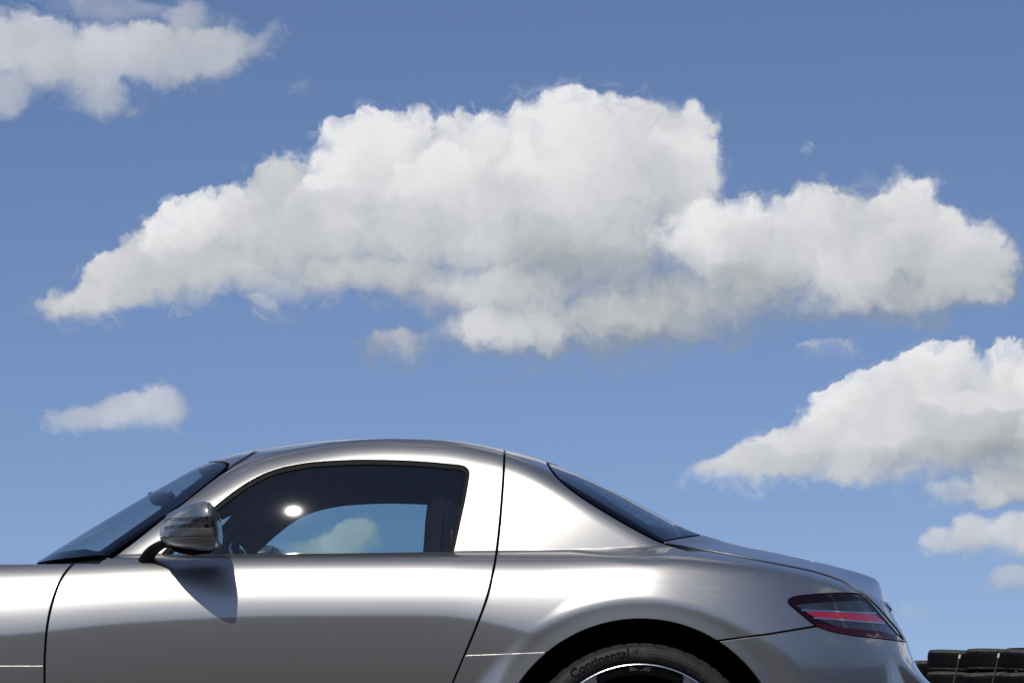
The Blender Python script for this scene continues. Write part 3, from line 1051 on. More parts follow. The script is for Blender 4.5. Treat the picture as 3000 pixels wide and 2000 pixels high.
# lamps
L = cut(refine(cut(BODY, f_lamp, g=-0.02), 2), f_lamp, g=0.0)
lamps = [empty('tail_lamp', (0, 0, 0), car), empty('tail_lamp', (0, 0, 0), car)]
lamp_low = F(np.array([(1800, 1430), (1890, 1432), (1938, 1441), (2020, 1450), (2066, 1459), (2100, 1500), (1800, 1500)]))
panel('lens_frame', cut(cut(L, neg(F(lamp_in)), g=0), neg(lamp_low), g=0), M['lens_dark'], lamps, depth=0.01)
panel('lower_lens', cut(cut(L, neg(F(lamp_in)), g=0), lamp_low, g=0), M['lens_rim'], lamps, depth=0.01)
LI = shift(cut(L, F(lamp_in), g=0), -0.0012)
panel('clear_lens', cut(LI, neg(F(lamp_red)), g=0), M['lens_grey'], lamps, lip=False)
panel('red_lens', cut(LI, F(lamp_red), g=0), M['lens_red'], lamps, lip=False)
for a_, b_ in (((1841, 1400.2), (2012, 1407.2)), ((1869, 1418), (2033, 1430.3))):
    st = F(np.array([(a_[0], a_[1] - 1.3), (b_[0], b_[1] - 1.3), (b_[0], b_[1] + 1.1), (a_[0], a_[1] + 1.1)]))
    panel('chrome_strip', shift(cut(L, st, g=0), 0.0006), M['chrome'], lamps, depth=0.002)
# rear wing, bumper, sills, front wing, bonnet, roof
below = lambda V: np.minimum(F(skirt_r)(V), 0.25 - V[:, 0])
Q = cut(cut(SIDE, neg(f_door), neg(f_rw), neg(f_bump)), neg(f_lid), g=2.4 / PXM)
Q = cut(Q, neg(sill))
split_x = lambda V: proj(V)[:, 0] - np.where(V[:, 1] > -0.3, 1161.0, np.where(V[:, 2] > 1.0, 1100.0, np.interp(V[:, 2], [0.3, 0.55, 0.9, 1.0], [960, 1000, 1090, 1100])))
Q = clip(Q, split_x(Q[0]))
panel('rear_wing', cut(Q, neg(below), g=1.5 / PXM), M['paint'], car, least=0.0025)
panel('side_skirt', shift(cut(Q, below, g=1.5 / PXM), 0.0035), M['paint'], car, r=0.0024)
panel('rear_bumper', cut(SIDE, f_bump, neg(f_lid), g=3.0 / PXM), M['paint'], car, 'joined', r=0.002)
Rf = cut(BODY, neg(f_door), neg(f_ws), neg(f_rw))
Rf = clip(Rf, -split_x(Rf[0]))
Rf = clip(Rf, f_cab(Rf[0]) - 0.0045)
panel('roof', Rf, M['paint'], car, 'joined')
Fr = cut(BODY, neg(f_door), neg(f_ws), neg(sill))
Fr = clip(Fr, -split_x(Fr[0]))
Fr = clip(Fr, 0.0045 - f_cab(Fr[0]))
hood = panel('bonnet', cut(Fr, f_hood), M['paint'], car, 'joined')
Fw = cut(Fr, neg(f_hood))
vent = lambda V: np.minimum(F(skirt_f)(V), V[:, 0] + 1.85)
panel('front_wing', cut(Fw, neg(vent), g=1.5 / PXM), M['paint'], car)
panel('wing_vent', shift(cut(Fw, vent, g=1.5 / PXM), 0.0035), M['paint'], car, r=0.0024)
panel('sill', cut(cut(SIDE, neg(f_bump)), sill), M['paint'], car, 'joined')
# lining behind the panels (keeps the gaps dark and closes the cabin)
I = cut(S0, lambda V: np.where(V[:, 1] < -0.3, np.minimum(np.hypot(V[:, 0] - XW, V[:, 2] - ZW) - 0.43, np.hypot(V[:, 0] - XF, V[:, 2] - ZW) - 0.43), 1.0), g=0)
win_hole = np.array([(352, 1262), (425, 1201), (604, 1060), (630, 1056), (850, 1056), (1058, 1068), (1072, 1086), (1036, 1258), (1020, 1300), (330, 1300)])
f_hole = lambda V: np.minimum(np.minimum(F(win_hole)(V), f_cab(V) - 0.003), f_door(V) + 0.03)
hole = lambda V: np.maximum(np.maximum(f_hole(V), f_ws(V) - 0.024), np.minimum(f_rwin(V), np.minimum(f_rw(V), -f_lid(V))))
I = cut(I, neg(hole), g=0)
panel('lining', shift(I, -0.020), M['liner'], car, 'joined', lip=False)


# ------------------------------------------------------------------ small shape helpers
def lathe(name, prof, mat, parent, n=160, axis_y=True, closed=False):
    """spins (radius, depth) points about the wheel axis; depth runs inwards from the outer face"""
    V, Fc = [], []
    m = len(prof)
    for i in range(n):
        a = 2 * math.pi * i / n
        for r, y in prof:
            V.append((r * math.sin(a), y, r * math.cos(a)) if axis_y else (r * math.cos(a), r * math.sin(a), y))
    for i in range(n):
        k = (i + 1) % n
        for j in range(m if closed else m - 1):
            l = (j + 1) % m
            Fc.append((i * m + j, i * m + l, k * m + l, k * m + j))
    return sharp(mesh_py(name, V, Fc, mat, parent), 40)


def tube(name, pts, rad_, mat, parent, n=12, flat=1.0):
    pts = [Vector(p) for p in pts]
    V, Fc = [], []
    for i, p in enumerate(pts):
        t = (pts[min(i + 1, len(pts) - 1)] - pts[max(i - 1, 0)]).normalized()
        u = t.cross(Vector((0, 1, 0)))
        u = u.normalized() if u.length > 1e-4 else Vector((1, 0, 0))
        w = t.cross(u).normalized()
        r = rad_[i] if isinstance(rad_, (list, tuple)) else rad_
        for k in range(n):
            a = 2 * math.pi * k / n
            V.append(p + u * (r * math.cos(a)) + w * (r * flat * math.sin(a)))
    for i in range(len(pts) - 1):
        for k in range(n):
            l = (k + 1) % n
            Fc.append((i * n + k, i * n + l, (i + 1) * n + l, (i + 1) * n + k))
    V.append(pts[0])
    V.append(pts[-1])
    c0, c1 = len(V) - 2, len(V) - 1
    for k in range(n):
        l = (k + 1) % n
        Fc.append((c0, l, k))
        Fc.append((c1, (len(pts) - 1) * n + k, (len(pts) - 1) * n + l))
    return mesh_py(name, V, Fc, mat, parent)


def slab(name, outline, y0, y1, mat, parent, bevel=0.0, steps=3):
    """an outline in the side view given thickness along the car's width, edges rounded"""
    p = np.array(outline, float)
    c = p.mean(0)
    rows = []
    if bevel:
        for i in range(steps + 1):
            a = math.pi / 2 * i / steps
            rows.append((y0 + bevel * (1 - math.sin(a)), bevel * (1 - math.cos(a))))
        for i in range(steps + 1):
            a = math.pi / 2 * (1 - i / steps)
            rows.append((y1 - bevel * (1 - math.sin(a)), bevel * (1 - math.cos(a))))
    else:
        rows = [(y0, 0), (y1, 0)]
    d = np.roll(p, -1, 0) - np.roll(p, 1, 0)
    nrm = np.stack([d[:, 1], -d[:, 0]], 1)
    nrm /= np.linalg.norm(nrm, axis=1, keepdims=True) + 1e-9
    if ((p - c) * nrm).sum() < 0:
        nrm = -nrm
    V, n = [], len(p)
    for y, ins in rows:
        q = p - nrm * ins
        V += [(a, y, b) for a, b in q]
    Fc = [(i * n + j, i * n + (j + 1) % n, (i + 1) * n + (j + 1) % n, (i + 1) * n + j) for i in range(len(rows) - 1) for j in range(n)]
    Fc.append(tuple(range(n))[::-1])
    Fc.append(tuple((len(rows) - 1) * n + j for j in range(n)))
    return sharp(mesh_py(name, V, Fc, mat, parent), 50)


def lettering(text, size, extrude=0.0, bold=0.0, shear=0.0, space=1.0):
    c = bpy.data.curves.new('lettering', 'FONT')
    c.body = text
    c.size = size
    c.extrude = extrude
    c.offset = bold
    c.shear = shear
    c.space_character = space
    c.resolution_u = 4
    o = bpy.data.objects.new('lettering', c)
    COL.objects.link(o)
    bpy.context.view_layer.update()
    me = bpy.data.meshes.new_from_object(o.evaluated_get(bpy.context.evaluated_depsgraph_get()))
    bpy.data.objects.remove(o)
    bpy.data.curves.remove(c)
    V = np.array([v.co[:] for v in me.vertices])
    Fc = [tuple(p.vertices) for p in me.polygons]
    bpy.data.meshes.remove(me)
    return V, Fc


def arc_text(name, text, r, a0, a1, height, depth, mat, parent, bold=0.0, extrude=0.0006, shear=0.0):
    """letters set along an arc of the wheel; angles in degrees clockwise from the top"""
    V, Fc = lettering(text, height / 0.73, extrude, bold * height, shear)
    lo, hi = V[:, 0].min(), V[:, 0].max()
    a = np.radians(a0 + (V[:, 0] - lo) / (hi - lo) * (a1 - a0))
    rr = r + V[:, 1]
    W_ = np.stack([rr * np.sin(a), depth - V[:, 2], rr * np.cos(a)], 1)
    return mesh_py(name, W_, Fc, mat, parent, smooth=False)


# ------------------------------------------------------------------ wheels
def build_wheel(lettered):
    w = empty('wheel', (0, 0, 0), car)
    t = lathe('tyre', [(0.2885, 0.022), (0.2890, 0.012), (0.2935, 0.005), (0.302, 0.001), (0.312, 0.0), (0.324, 0.003), (0.3315, 0.008), (0.3322, 0.0095), (0.3335, 0.0095), (0.3345, 0.0092)], M['tyre'], w, 200)
    # shoulder blocks and tread
    V, Fc, n = [], [], 300
    prof = [(0.3345, 0.0092), (0.3385, 0.014), (0.3415, 0.024), (0.3425, 0.045), (0.3425, 0.25), (0.336, 0.284), (0.29, 0.288)]
    for i in range(n):
        a = 2 * math.pi * i / n
        cutr = 0.0035 if i % 6 == 0 else 0.0
        for j, (r, y) in enumerate(prof):
            rr = r - (cutr if j in (1, 2, 3) else 0)
            V.append((rr * math.sin(a), y, rr * math.cos(a)))
    m = len(prof)
    Fc = [(i * m + j, i * m + j + 1, ((i + 1) % n) * m + j + 1, ((i + 1) % n) * m + j) for i in range(n) for j in range(m - 1)]
    sharp(mesh_py('tread', V, Fc, M['tread'], w), 50)
    lathe('rim_edge', [(0.2885, 0.024), (0.2880, 0.0165), (0.2868, 0.0145), (0.2818, 0.0108), (0.2808, 0.0108), (0.2795, 0.016)], M['rim'], w, 200)
    lathe('rim_barrel', [(0.2798, 0.016), (0.272, 0.040), (0.262, 0.044), (0.2605, 0.050), (0.2545, 0.052), (0.253, 0.060), (0.252, 0.20), (0.262, 0.25), (0.286, 0.275)], M['barrel'], w, 160)
    lathe('brake_disc', [(0.06, 0.135), (0.195, 0.135), (0.195, 0.165)], M['barrel'], w, 96)
    lathe('hub', [(0.0001, 0.030), (0.03, 0.030), (0.034, 0.034), (0.055, 0.036), (0.075, 0.045), (0.078, 0.09)], M['barrel'], w, 64)
    for k in range(6):
        a = math.radians(60 * (k + 0.5))
        prof = [(0.060, 0.022, 0.040), (0.12, 0.015, 0.028), (0.19, 0.012, 0.020), (0.235, 0.0115, 0.017), (0.258, 0.0125, 0.0145), (0.270, 0.0155, 0.0135), (0.2808, 0.024, 0.0130)]
        V, Fc = [], []
        for r, hw, y in prof:
            for s in (-1, 1):
                V.append((s * hw, y, r))
            for s in (1, -1):
                V.append((s * hw * 1.15, y + 0.030, r * 0.99))
        for i in range(len(prof) - 1):
            for j in range(4):
                Fc.append((4 * i + j, 4 * i + (j + 1) % 4, 4 * i + 4 + (j + 1) % 4, 4 * i + 4 + j))
        V = [(x * math.cos(a) + z * math.sin(a), y, -x * math.sin(a) + z * math.cos(a)) for x, y, z in V]
        face = [f for i, f in enumerate(Fc) if i % 4 == 0]
        flank = [f for i, f in enumerate(Fc) if i % 4 != 0]
        sp = mesh_py('spoke', V, flank, M['barrel'], w, smooth=False)
        fv = [(x, y - 0.0004, z) for x, y, z in V]
        sp2 = mesh_py('spoke_face', fv, face, M['rim'], w, smooth=False)
    if lettered:
        arc_text('sidewall_lettering', 'Continental', 0.3035, -37.2, -5.6, 0.0265, 0.0006, M['print'], w, bold=0.03)
        # round emblem with a rearing horse
        ec, er = math.radians(-2.0), 0.3135
        def epos(u, v, y=0.0005):
            rr = er + v
            a = ec + u / er
            return (rr * math.sin(a), y, rr * math.cos(a))
        V, Fc = [], []
        for i in range(40):
            a = 2 * math.pi * i / 40
            for r in (0.0128, 0.0118):
                V.append(epos(r * math.sin(a), r * math.cos(a)))
        Fc = [(2 * i, 2 * i + 1, (2 * i + 3) % 80, (2 * i + 2) % 80) for i in range(40)]
        mesh_py('sidewall_emblem', V, Fc, M['print'], w, smooth=False)
        horse = [(-4, -6), (-3, -6), (-2.4, -3), (0.5, -2.6), (2.2, -6.2), (3.2, -6), (2.6, -2), (3.4, 0.5), (5.6, 1.8), (5.2, 2.8), (2.6, 1.6), (1.2, 2.6), (1.6, 4.8), (3.2, 5.2), (2.8, 6.4), (0.6, 6.8), (-0.6, 5), (-1.2, 2), (-3.6, 1.4), (-5.8, 2.2), (-6, 1.4), (-4.2, 0.2), (-3.6, -1.4)]
        mesh_py('emblem_horse', [epos(x * 0.0013, y * 0.0013, 0.0004) for x, y in horse], [tuple(range(len(horse)))], M['print'], w, smooth=False)
        arc_text('sidewall_lettering', 'www.continental-tyres.com', 0.3010, 5.6, 33.0, 0.0060, 0.0008, M['print'], w)
        for r, a0, a1 in ((0.3125, 2.8, 60), (0.3205, 2.8, 62), (0.3245, 3.0, 64), (0.3285, 3.2, 66)):
            V, Fc = [], []
            for i in range(61):
                a = math.radians(a0 + (a1 - a0) * i / 60)
                yy = np.interp(r, [0.302, 0.312, 0.324, 0.3315], [0.001, 0.0, 0.003, 0.008])
                for q, e in ((r - 0.0005, -0.0001), (r, -0.0007), (r + 0.0005, -0.0001)):
                    V.append((q * math.sin(a), yy + e, q * math.cos(a)))
            Fc = [(3 * i + j, 3 * i + j + 1, 3 * i + j + 4, 3 * i + j + 3) for i in range(60) for j in range(2)]
            mesh_py('sidewall_ridge', V, Fc, M['print'], w)
        # name plate on the rim
        er = 0.2705
        plate = [(-0.040, 0.0085), (0.040, 0.0085), (0.032, -0.0085), (-0.032, -0.0085)]
        V = [((er + v) * math.sin(u / er), 0.0185 + 0.010 * (0.5 - v / 0.017), (er + v) * math.cos(u / er)) for u, v in plate]
        V += [(x * 0.985, y + 0.006, z - 0.001) for x, y, z in V]
        mesh_py('name_plate', V, [(0, 1, 2, 3), (4, 5, 1, 0), (5, 6, 2, 1), (6, 7, 3, 2), (7, 4, 0, 3)], M['barrel'], w, smooth=False)
        V, Fc = lettering('AMG', 0.0145, 0.0006, 0.0002, 0.25, 1.05)
        k = 0.038 / (V[:, 0].max() - V[:, 0].min())
        u = (V[:, 0] - V[:, 0].min()) * k - 0.008
        def pl(u, v, e):
            return ((er + v) * math.sin(u / er), 0.0185 + 0.010 * (0.5 - v / 0.017) - 0.0008 - e, (er + v) * math.cos(u / er))
        mesh_py('plate_lettering', [pl(a, b - 0.0050, c) for a, b, c in zip(u, V[:, 1], V[:, 2])], Fc, M['chrome'], w, smooth=False)
        V, Fc = [], []
        for i in range(4):
            b = -0.0295 + 0.0052 * i
            q = [(b, -0.005), (b + 0.0030, -0.005), (b + 0.0065, 0.0055), (b + 0.0035, 0.0055)]
            V = [pl(a, c, 0.0006) for a, c in q]
            mesh_py('plate_stripe', V, [(0, 1, 2, 3)], M['chrome'], w, smooth=False)
    return w


def copy_part(o, parent):
    c = o.copy()
    COL.objects.link(c)
    c.parent = parent
    for ch in list(o.children):
        copy_part(ch, c)
    return c


w1 = build_wheel(True)
w1.location = (XW, -0.918, ZW)
w2 = build_wheel(False)
w2.location = (XF, -0.918, ZW)
w2.rotation_euler = (0, rad(14), 0)
for src, x in ((w2, XW), (w2, XF)):
    w = copy_part(src, car)
    w.location = (x, 0.93, ZW)
    w.rotation_euler = (0, rad(20), rad(180))
for x in (XW, XF):   # wheel housings
    for s in (-1, 1):
        V, Fc, n = [], [], 48
        for i in range(n + 1):
            a = math.radians(-115 + 230 * i / n)
            for r, y in ((0.428, 0.86), (0.428, 0.50), (0.0, 0.50)):
                V.append((x + r * math.sin(a), s * y, ZW + r * math.cos(a)))
        Fc = [(3 * i + j, 3 * i + j + 1, 3 * i + j + 4, 3 * i + j + 3) for i in range(n) for j in range(2)]
        mesh_py('wheel_housing', V, Fc, M['well'], car)

# ------------------------------------------------------------------ door mirrors
MO = np.array([(358.8, 1226), (361.5, 1205), (370, 1186), (383, 1171.5), (404, 1161), (431, 1154.7), (456, 1153), (477.4, 1156.8), (492, 1167), (502, 1184), (506.8, 1209), (507.8, 1234),
               (504, 1251), (488, 1260), (460, 1262.5), (420, 1259), (383, 1252), (363, 1240)])
MYC, MDEP = -1.0, 0.115
mo = catmull(MO, 10, True)
mo3 = np.array([unp(px, py, MYC)[[0, 2]] for px, py in mo])
mc = mo3.mean(0) + np.array([0.008, 0.0])
taus = np.concatenate([np.linspace(-1, -0.9, 12), np.linspace(-0.88, 0.9, 50), np.linspace(0.92, 1, 10)])
pw_ = 3.0
rows = []
for t in taus:
    rho = max(1 - abs(t) ** pw_, 0) ** (1 / pw_)
    q = mc + (mo3 - mc) * rho
    xr = mo3[:, 0].max()   # the front of the housing sweeps back towards its outer end
    q = np.stack([xr + (q[:, 0] - xr) * (1.09 - 0.76 * np.clip((0.7 - t) / 1.7, 0, 1) ** 1.1), q[:, 1]], 1)
    rows.append(np.stack([q[:, 0] - 0.012 * t * 0, np.full(len(q), MYC + MDEP * t * (1.0 if t < 0 else 1.15)) - (0.16 * (q[:, 1] - mc[1]) if t < 0 else 0) * min(1, abs(t) * 1.5), q[:, 1]], 1))
mV = np.vstack(rows)
nr, nc = len(taus), len(mo)
idx = np.arange(nr * nc).reshape(nr, nc)
a_, b_, c_, d_ = idx[:-1].ravel(), np.roll(idx, -1, 1)[:-1].ravel(), np.roll(idx, -1, 1)[1:].ravel(), idx[1:].ravel()
mT = np.vstack([np.stack([a_, b_, c_], 1), np.stack([a_, c_, d_], 1)])
A = np.cross(mV[mT[:, 1]] - mV[mT[:, 0]], mV[mT[:, 2]] - mV[mT[:, 0]])
ok = np.linalg.norm(A, axis=1) > 1e-12
mT, A = mT[ok], A[ok]
if np.einsum('ij,ij->i', A, mV[mT].mean(1) - np.array([mc[0], MYC, mc[1]])).mean() < 0:
    mT, A = mT[:, ::-1], -A
mN = np.zeros_like(mV)
for c in range(3):
    np.add.at(mN, mT[:, c], A)
mN[idx[0]] = (0, -1, 0)
mN[idx[-1]] = (0, 1, 0)
mN /= np.linalg.norm(mN, axis=1, keepdims=True) + 1e-12
MS = (mV, mN, mT)


def cq(pts):   # from the enlarged view of the mirror
    return np.array([(313.6 + x * 0.21, 1003.5 + y * 0.21) for x, y in pts])


m_lens = F(catmull(cq([(290, 935), (330, 893), (430, 880), (620, 874), (828, 868), (842, 920), (850, 985), (700, 989), (560, 992), (380, 1002), (250, 1010), (252, 985)]), 6, True), 840)
m_fin = F(catmull(cq([(255, 985), (290, 932), (420, 914), (530, 919), (600, 934), (520, 948), (400, 966)]), 6, True), 840)
m_low = F(cq([(150, 1084), (300, 1092), (860, 1078), (1000, 1074), (1000, 1500), (150, 1500)]), 840)
m_rim = F(np.vstack([catmull(cq([(740, 640), (800, 760), (835, 860), (858, 980), (862, 1090), (850, 1200), (820, 1300)]), 8), cq([(1100, 1300), (1100, 640)])]), 840)
mirrors = [empty('wing_mirror', (0, 0, 0), car), empty('wing_mirror', (0, 0, 0), car)]
mg = 0.0017
cap = cut(MS, neg(m_rim), neg(m_low), g=mg)
panel('mirror_cap', cut(cut(cap, lambda V: np.maximum(-m_lens(V), m_fin(V)), g=0.0004), lambda V: V[:, 1] * 0 + 1, g=0), M['paint'], mirrors, depth=0.006, r=0.0009, least=0.015)
panel('indicator_lens', shift(cut(MS, m_lens, neg(m_fin), neg(m_rim), g=0.0006), -0.0008), M['lens_clear'], mirrors, lip=False, least=0.05)
panel('mirror_underside', cut(MS, m_low, neg(m_rim), g=mg), M['paint'], mirrors, depth=0.006, r=0.0009)
panel('mirror_rim', cut(MS, m_rim, g=mg), M['paint'], mirrors, depth=0.006, r=0.0009)
panel('mirror_core', shift(MS, -0.005), M['trim'], mirrors, lip=False)
for s, mm in ((1, mirrors[0]), (-1, mirrors[1])):
    pts = []
    for px, py, y in [(424, 1250, -0.96), (398, 1246, -0.925), (374, 1249, -0.89), (356, 1259, -0.855), (343, 1272, -0.83), (334, 1288, -0.81)]:
        q = unp(px, py, y)
        pts.append((q[0], q[1] * s, q[2]))
    tube('mirror_arm', catmull(pts, 5), list(np.interp(np.linspace(0, 1, 26), [0, 0.4, 1], [0.013, 0.012, 0.020])), M['trim'], mm, 16, flat=1.5)
    # foot under the housing
    q0, q1 = unp(400, 1262, -0.93), unp(480, 1268, -0.93)
    ft = []
    for px, py in [(392, 1252), (490, 1257), (478, 1268), (440, 1273), (405, 1268)]:
        q = unp(px, py, -0.92)
        ft.append((q[0], q[2]))
    slab('mirror_foot', ft, s * -0.955 if s > 0 else 0.875, s * -0.875 if s > 0 else 0.955, M['trim'], mm, 0.006)

# ------------------------------------------------------------------ cabin
def seat(y):
    s = empty('seat', (0, 0, 0), car)
    back = catmull([(-0.36, 0.44), (-0.315, 0.62), (-0.275, 0.82), (-0.258, 0.96), (-0.250, 1.06), (-0.238, 1.115), (-0.205, 1.140), (-0.165, 1.125), (-0.145, 1.05), (-0.14, 0.92), (-0.15, 0.72), (-0.18, 0.50), (-0.24, 0.42)], 6, True)
    slab('backrest', back, y - 0.24, y + 0.24, M['leather'], s, 0.05, 5)
    slab('cushion', catmull([(-0.84, 0.46), (-0.80, 0.51), (-0.6, 0.49), (-0.36, 0.46), (-0.30, 0.40), (-0.4, 0.32), (-0.8, 0.34)], 6, True), y - 0.24, y + 0.24, M['leather'], s, 0.04, 4)
    return s


seat(-0.38)
seat(0.38)
bp = [unp(1030, 1290, -0.62), unp(1034, 1262, -0.63), unp(1037, 1240, -0.635), unp(1039, 1215, -0.635)]
tube('seat_belt', bp, 0.0035, M['belt'], car, 8)
tube('pillar_trim', [unp(1046, 1290, -0.60), unp(1052, 1230, -0.58), unp(1062, 1160, -0.56), unp(1074, 1090, -0.53)], [0.045, 0.045, 0.045, 0.045], M['liner'], car, 14)
for s in (-1, 1):
    ap = []
    for px, py, y in ((285, 1262, -0.70), (340, 1215, -0.68), (420, 1153, -0.64), (500, 1090, -0.59)):
        q = unp(px, py, y)
        ap.append((q[0] - 0.012, s * (-q[1] - 0.060), q[2] - 0.062))
    tube('pillar_trim', ap, [0.032, 0.040, 0.040, 0.036], M['liner'], car, 14)
for y0, y1 in ((-0.49, -0.08), (0.08, 0.49)):
    slab('sun_visor', [(-0.965, 1.118), (-0.81, 1.195), (-0.80, 1.212), (-0.812, 1.216), (-0.97, 1.138)], y0, y1, M['liner'], car, 0.004, 2)
st = empty('steering_wheel', (0, 0, 0), car)
V, Fc, n1, n2 = [], [], 64, 12
for i in range(n1):
    a = 2 * math.pi * i / n1
    for j in range(n2):
        b = 2 * math.pi * j / n2
        r = 0.185 + 0.016 * math.cos(b)
        u, v, wv = r * math.sin(a), r * math.cos(a), 0.016 * math.sin(b)
        c25, s25 = math.cos(rad(25)), math.sin(rad(25))
        V.append((-0.745 - v * s25 + wv * c25, -0.38 + u, 0.812 + v * c25 + wv * s25))
Fc = [(i * n2 + j, i * n2 + (j + 1) % n2, ((i + 1) % n1) * n2 + (j + 1) % n2, ((i + 1) % n1) * n2 + j) for i in range(n1) for j in range(n2)]
mesh_py('steering_rim', V, Fc, M['gloss'], st)
tube('steering_column', [(-0.74, -0.38, 0.812), (-0.80, -0.38, 0.81), (-1.05, -0.38, 0.70)], [0.06, 0.045, 0.04], M['trim'], st)
tube('steering_spoke', [(-0.745, -0.56, 0.810), (-0.74, -0.38, 0.805), (-0.745, -0.20, 0.810)], 0.015, M['trim'], st)
slab('dashboard', catmull([(-1.30, 0.885), (-1.1, 0.895), (-0.95, 0.880), (-0.90, 0.84), (-0.93, 0.70), (-1.3, 0.60)], 5, True), -0.66, 0.66, M['liner'], car, 0.03, 3)
slab('cabin_floor', [(-1.3, 0.22), (0.1, 0.22), (0.1, 0.25), (-1.3, 0.25)], -0.7, 0.7, M['liner'], car)
slab('parcel_shelf', catmull([(-0.02, 0.30), (-0.02, 0.88), (0.05, 0.905), (0.45, 0.905), (0.50, 0.85), (0.50, 0.30)], 4, True), -0.70, 0.70, M['liner'], car, 0.02, 3)
rm = empty('rear_view_mirror', (0, 0, 0), car)
q = [unp(352, 1143, 0), unp(362, 1136, 0), unp(392, 1137, 0), unp(397, 1150, 0), unp(384, 1166, 0), unp(364, 1165, 0)]
slab('mirror_shell', catmull([(p[0], p[2]) for p in q], 5, True), -0.13, 0.13, M['trim'], rm, 0.012, 3)
tube('mirror_stem', [unp(385, 1145, 0), unp(398, 1133, 0)], 0.012, M['trim'], rm)
# chrome letters on the boot lid's rear face
lv, lf = lettering('SLS', 0.036, 0.003, 0.0006, 0.0, 1.08)
lv[:, 0] -= lv[:, 0].mean()
base = np.stack([np.zeros(len(lv)), -0.36 + lv[:, 0], 0.792 + lv[:, 1]], 1)
lo, hi = np.full(len(lv), 0.7), np.full(len(lv), 1.4)
for _ in range(22):
    mid = 0.5 * (lo + hi)
    b = base.copy()
    b[:, 0] = mid
    f = body_f(b)
    lo, hi = np.where(f < 0, mid, lo), np.where(f < 0, hi, mid)
base[:, 0] = lo + 0.003 + lv[:, 2]
mesh_py('model_letters', base, lf, M['chrome'], lid, smooth=False)

# ------------------------------------------------------------------ tyre stacks in the background
TY = 26.0


def slick_mesh():
    R_, H_ = 0.335, 0.285
    side = [(0.17, 0.03), (0.185, 0.008), (0.22, 0.0), (0.26, 0.0), (0.303, 0.006)]
    sh0 = [(0.303, 0.006), (0.318, 0.013), (0.326, 0.024), (0.3295, 0.040)]
    tr = [(0.3295, 0.040), (0.331, 0.055), (0.3335, 0.060), (0.3335, 0.066), (0.335, 0.068)]
    for k in range(4):
        z = 0.095 + 0.032 * k
        tr += [(0.335, z - 0.003), (0.332, z - 0.002), (0.332, z + 0.002), (0.335, z + 0.003)]
    tr += [(0.335, 0.217), (0.3335, 0.219), (0.3335, 0.225), (0.331, 0.230), (0.3295, 0.238)]
    sh1 = [(0.3295, 0.238), (0.324, 0.258), (0.314, 0.272), (0.303, 0.279)]
    side1 = [(0.303, 0.279), (0.26, 0.284), (0.22, 0.285), (0.185, 0.277), (0.17, 0.255)]
    return side, sh0, tr, sh1, side1


def tyre(name, loc, tilt, turn):
    t = empty(name, loc)
    t.rotation_euler = (0, tilt, turn)
    return t


proto = {}


def tyre_parts(t):
    side, sh0, tr, sh1, side1 = slick_mesh()
    for nm, prof, mat in (('sidewall', side, 'slick'), ('shoulder', sh0, 'shoulder'), ('tread', tr, 'slick'), ('shoulder', sh1, 'shoulder'), ('sidewall', side1, 'slick')):
        key = (nm, prof[0])
        if key not in proto:
            o = lathe(nm, prof, M[mat], t, 72, axis_y=False)
            proto[key] = o.data
        else:
            link_mesh_shared(nm, proto[key], t)


def link_mesh_shared(name, me, parent):
    o = bpy.data.objects.new(name, me)
    o.parent = parent
    COL.objects.link(o)
    return o


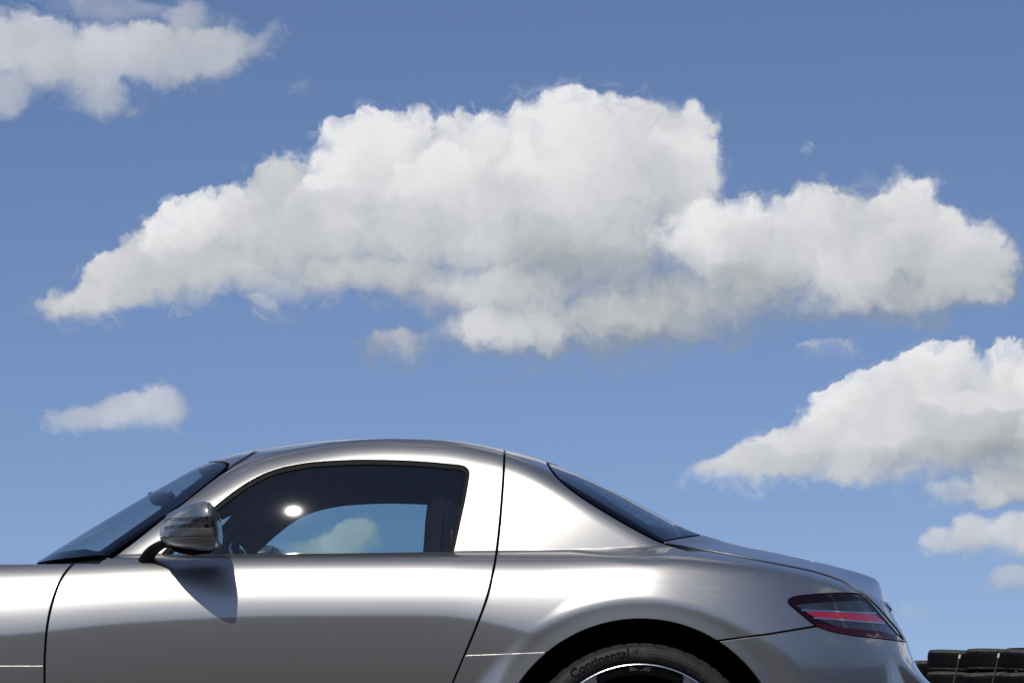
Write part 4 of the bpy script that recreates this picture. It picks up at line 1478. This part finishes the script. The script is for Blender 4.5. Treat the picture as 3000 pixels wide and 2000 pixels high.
STACKS = [('farthest', 2096, 27.2, 0.0), ('leftmost full', 2180, 26.0, 0.05), ('middle', 2268, 25.3, 0.05), ('rightmost', 2358, 24.6, 0.06)]
ROWS = ['bottom', 'second lowest', 'second highest', 'top']
LAB = {
    ('farthest', 3): 'black slick tyre peeping out beside the bumper on the hindmost stack',
    ('leftmost full', 3): 'top slick tyre of the tagged stack nearest the silver bumper',
    ('middle', 3): 'top slick tyre of the middle tagged stack',
    ('rightmost', 3): 'top slick tyre of the stack cut by the right picture edge',
}
for name, px, ty, tilt in STACKS:
    x = unp(px, 1500, ty)[0]
    for row in range(4):
        z = 0.288 * row + 0.005
        if row == 3 and name == 'farthest':
            continue
        t = tyre('slick_tyre', (x + z * math.sin(tilt), ty, z + (0.0 if name != 'farthest' else 0.17)), tilt, rng.random() * 6)
        tyre_parts(t)
        if name == 'farthest':
            lab = {2: LAB[('farthest', 3)]}.get(row, 'black slick tyre, %s of the hindmost stack hidden by the bumper' % ROWS[row])
        else:
            lab = LAB.get((name, row)) or 'black slick tyre, %s of the %s tagged stack' % (ROWS[row], {'leftmost full': 'bumper side', 'middle': 'middle', 'rightmost': 'right edge'}[name])
        tag(t, lab, 'tyre', 'slick tyres stacked behind the car')
    if name == 'farthest':
        continue
    # a strap down the side of the stack with a paper tag near its top
    s = empty('strap', (x, ty, 0))
    ppts = []
    for i in range(9):
        zz = 1.135 - i * 0.13
        a = rad(-90 + (6 - 7.5 * i / 2))
        ppts.append((0.340 * math.cos(a) + zz * math.sin(tilt), 0.340 * math.sin(a), zz))
    V = []
    for p in ppts:
        a = math.atan2(p[1], p[0] - p[2] * math.sin(tilt))
        tx, ty_ = -math.sin(a) * 0.009, math.cos(a) * 0.009
        V += [(p[0] - tx, p[1] - ty_, p[2]), (p[0] + tx, p[1] + ty_, p[2])]
        V += [(p[0] - tx, p[1] - ty_ + 0.003, p[2]), (p[0] + tx, p[1] + ty_ + 0.003, p[2])]
    Fc = [(4 * i, 4 * i + 4, 4 * i + 5, 4 * i + 1) for i in range(8)] + [(4 * i + 2, 4 * i + 3, 4 * i + 7, 4 * i + 6) for i in range(8)]
    mesh_py('webbing', V, Fc, M['strap'], s, smooth=False)
    p, q = Vector(ppts[0]), Vector(ppts[1])
    d = (q - p).normalized()
    c0 = p + d * 0.04 + Vector((0, -0.006, 0))
    u = Vector((0.014, 0.002, 0))
    V = [c0 - u, c0 + u, c0 + u + d * 0.055, c0 - u + d * 0.055]
    V += [v + Vector((0, 0.003, 0)) for v in V]
    mesh_py('paper_tag', V, [(0, 1, 2, 3), (7, 6, 5, 4), (0, 4, 5, 1), (1, 5, 6, 2), (2, 6, 7, 3), (3, 7, 4, 0)], M['tag'], s, smooth=False)
    tag(s, 'grey strap with a white tag down the %s tyre stack' % {'leftmost full': 'bumper side', 'middle': 'middle', 'rightmost': 'right edge'}[name], 'strap', 'straps on the tyre stacks')
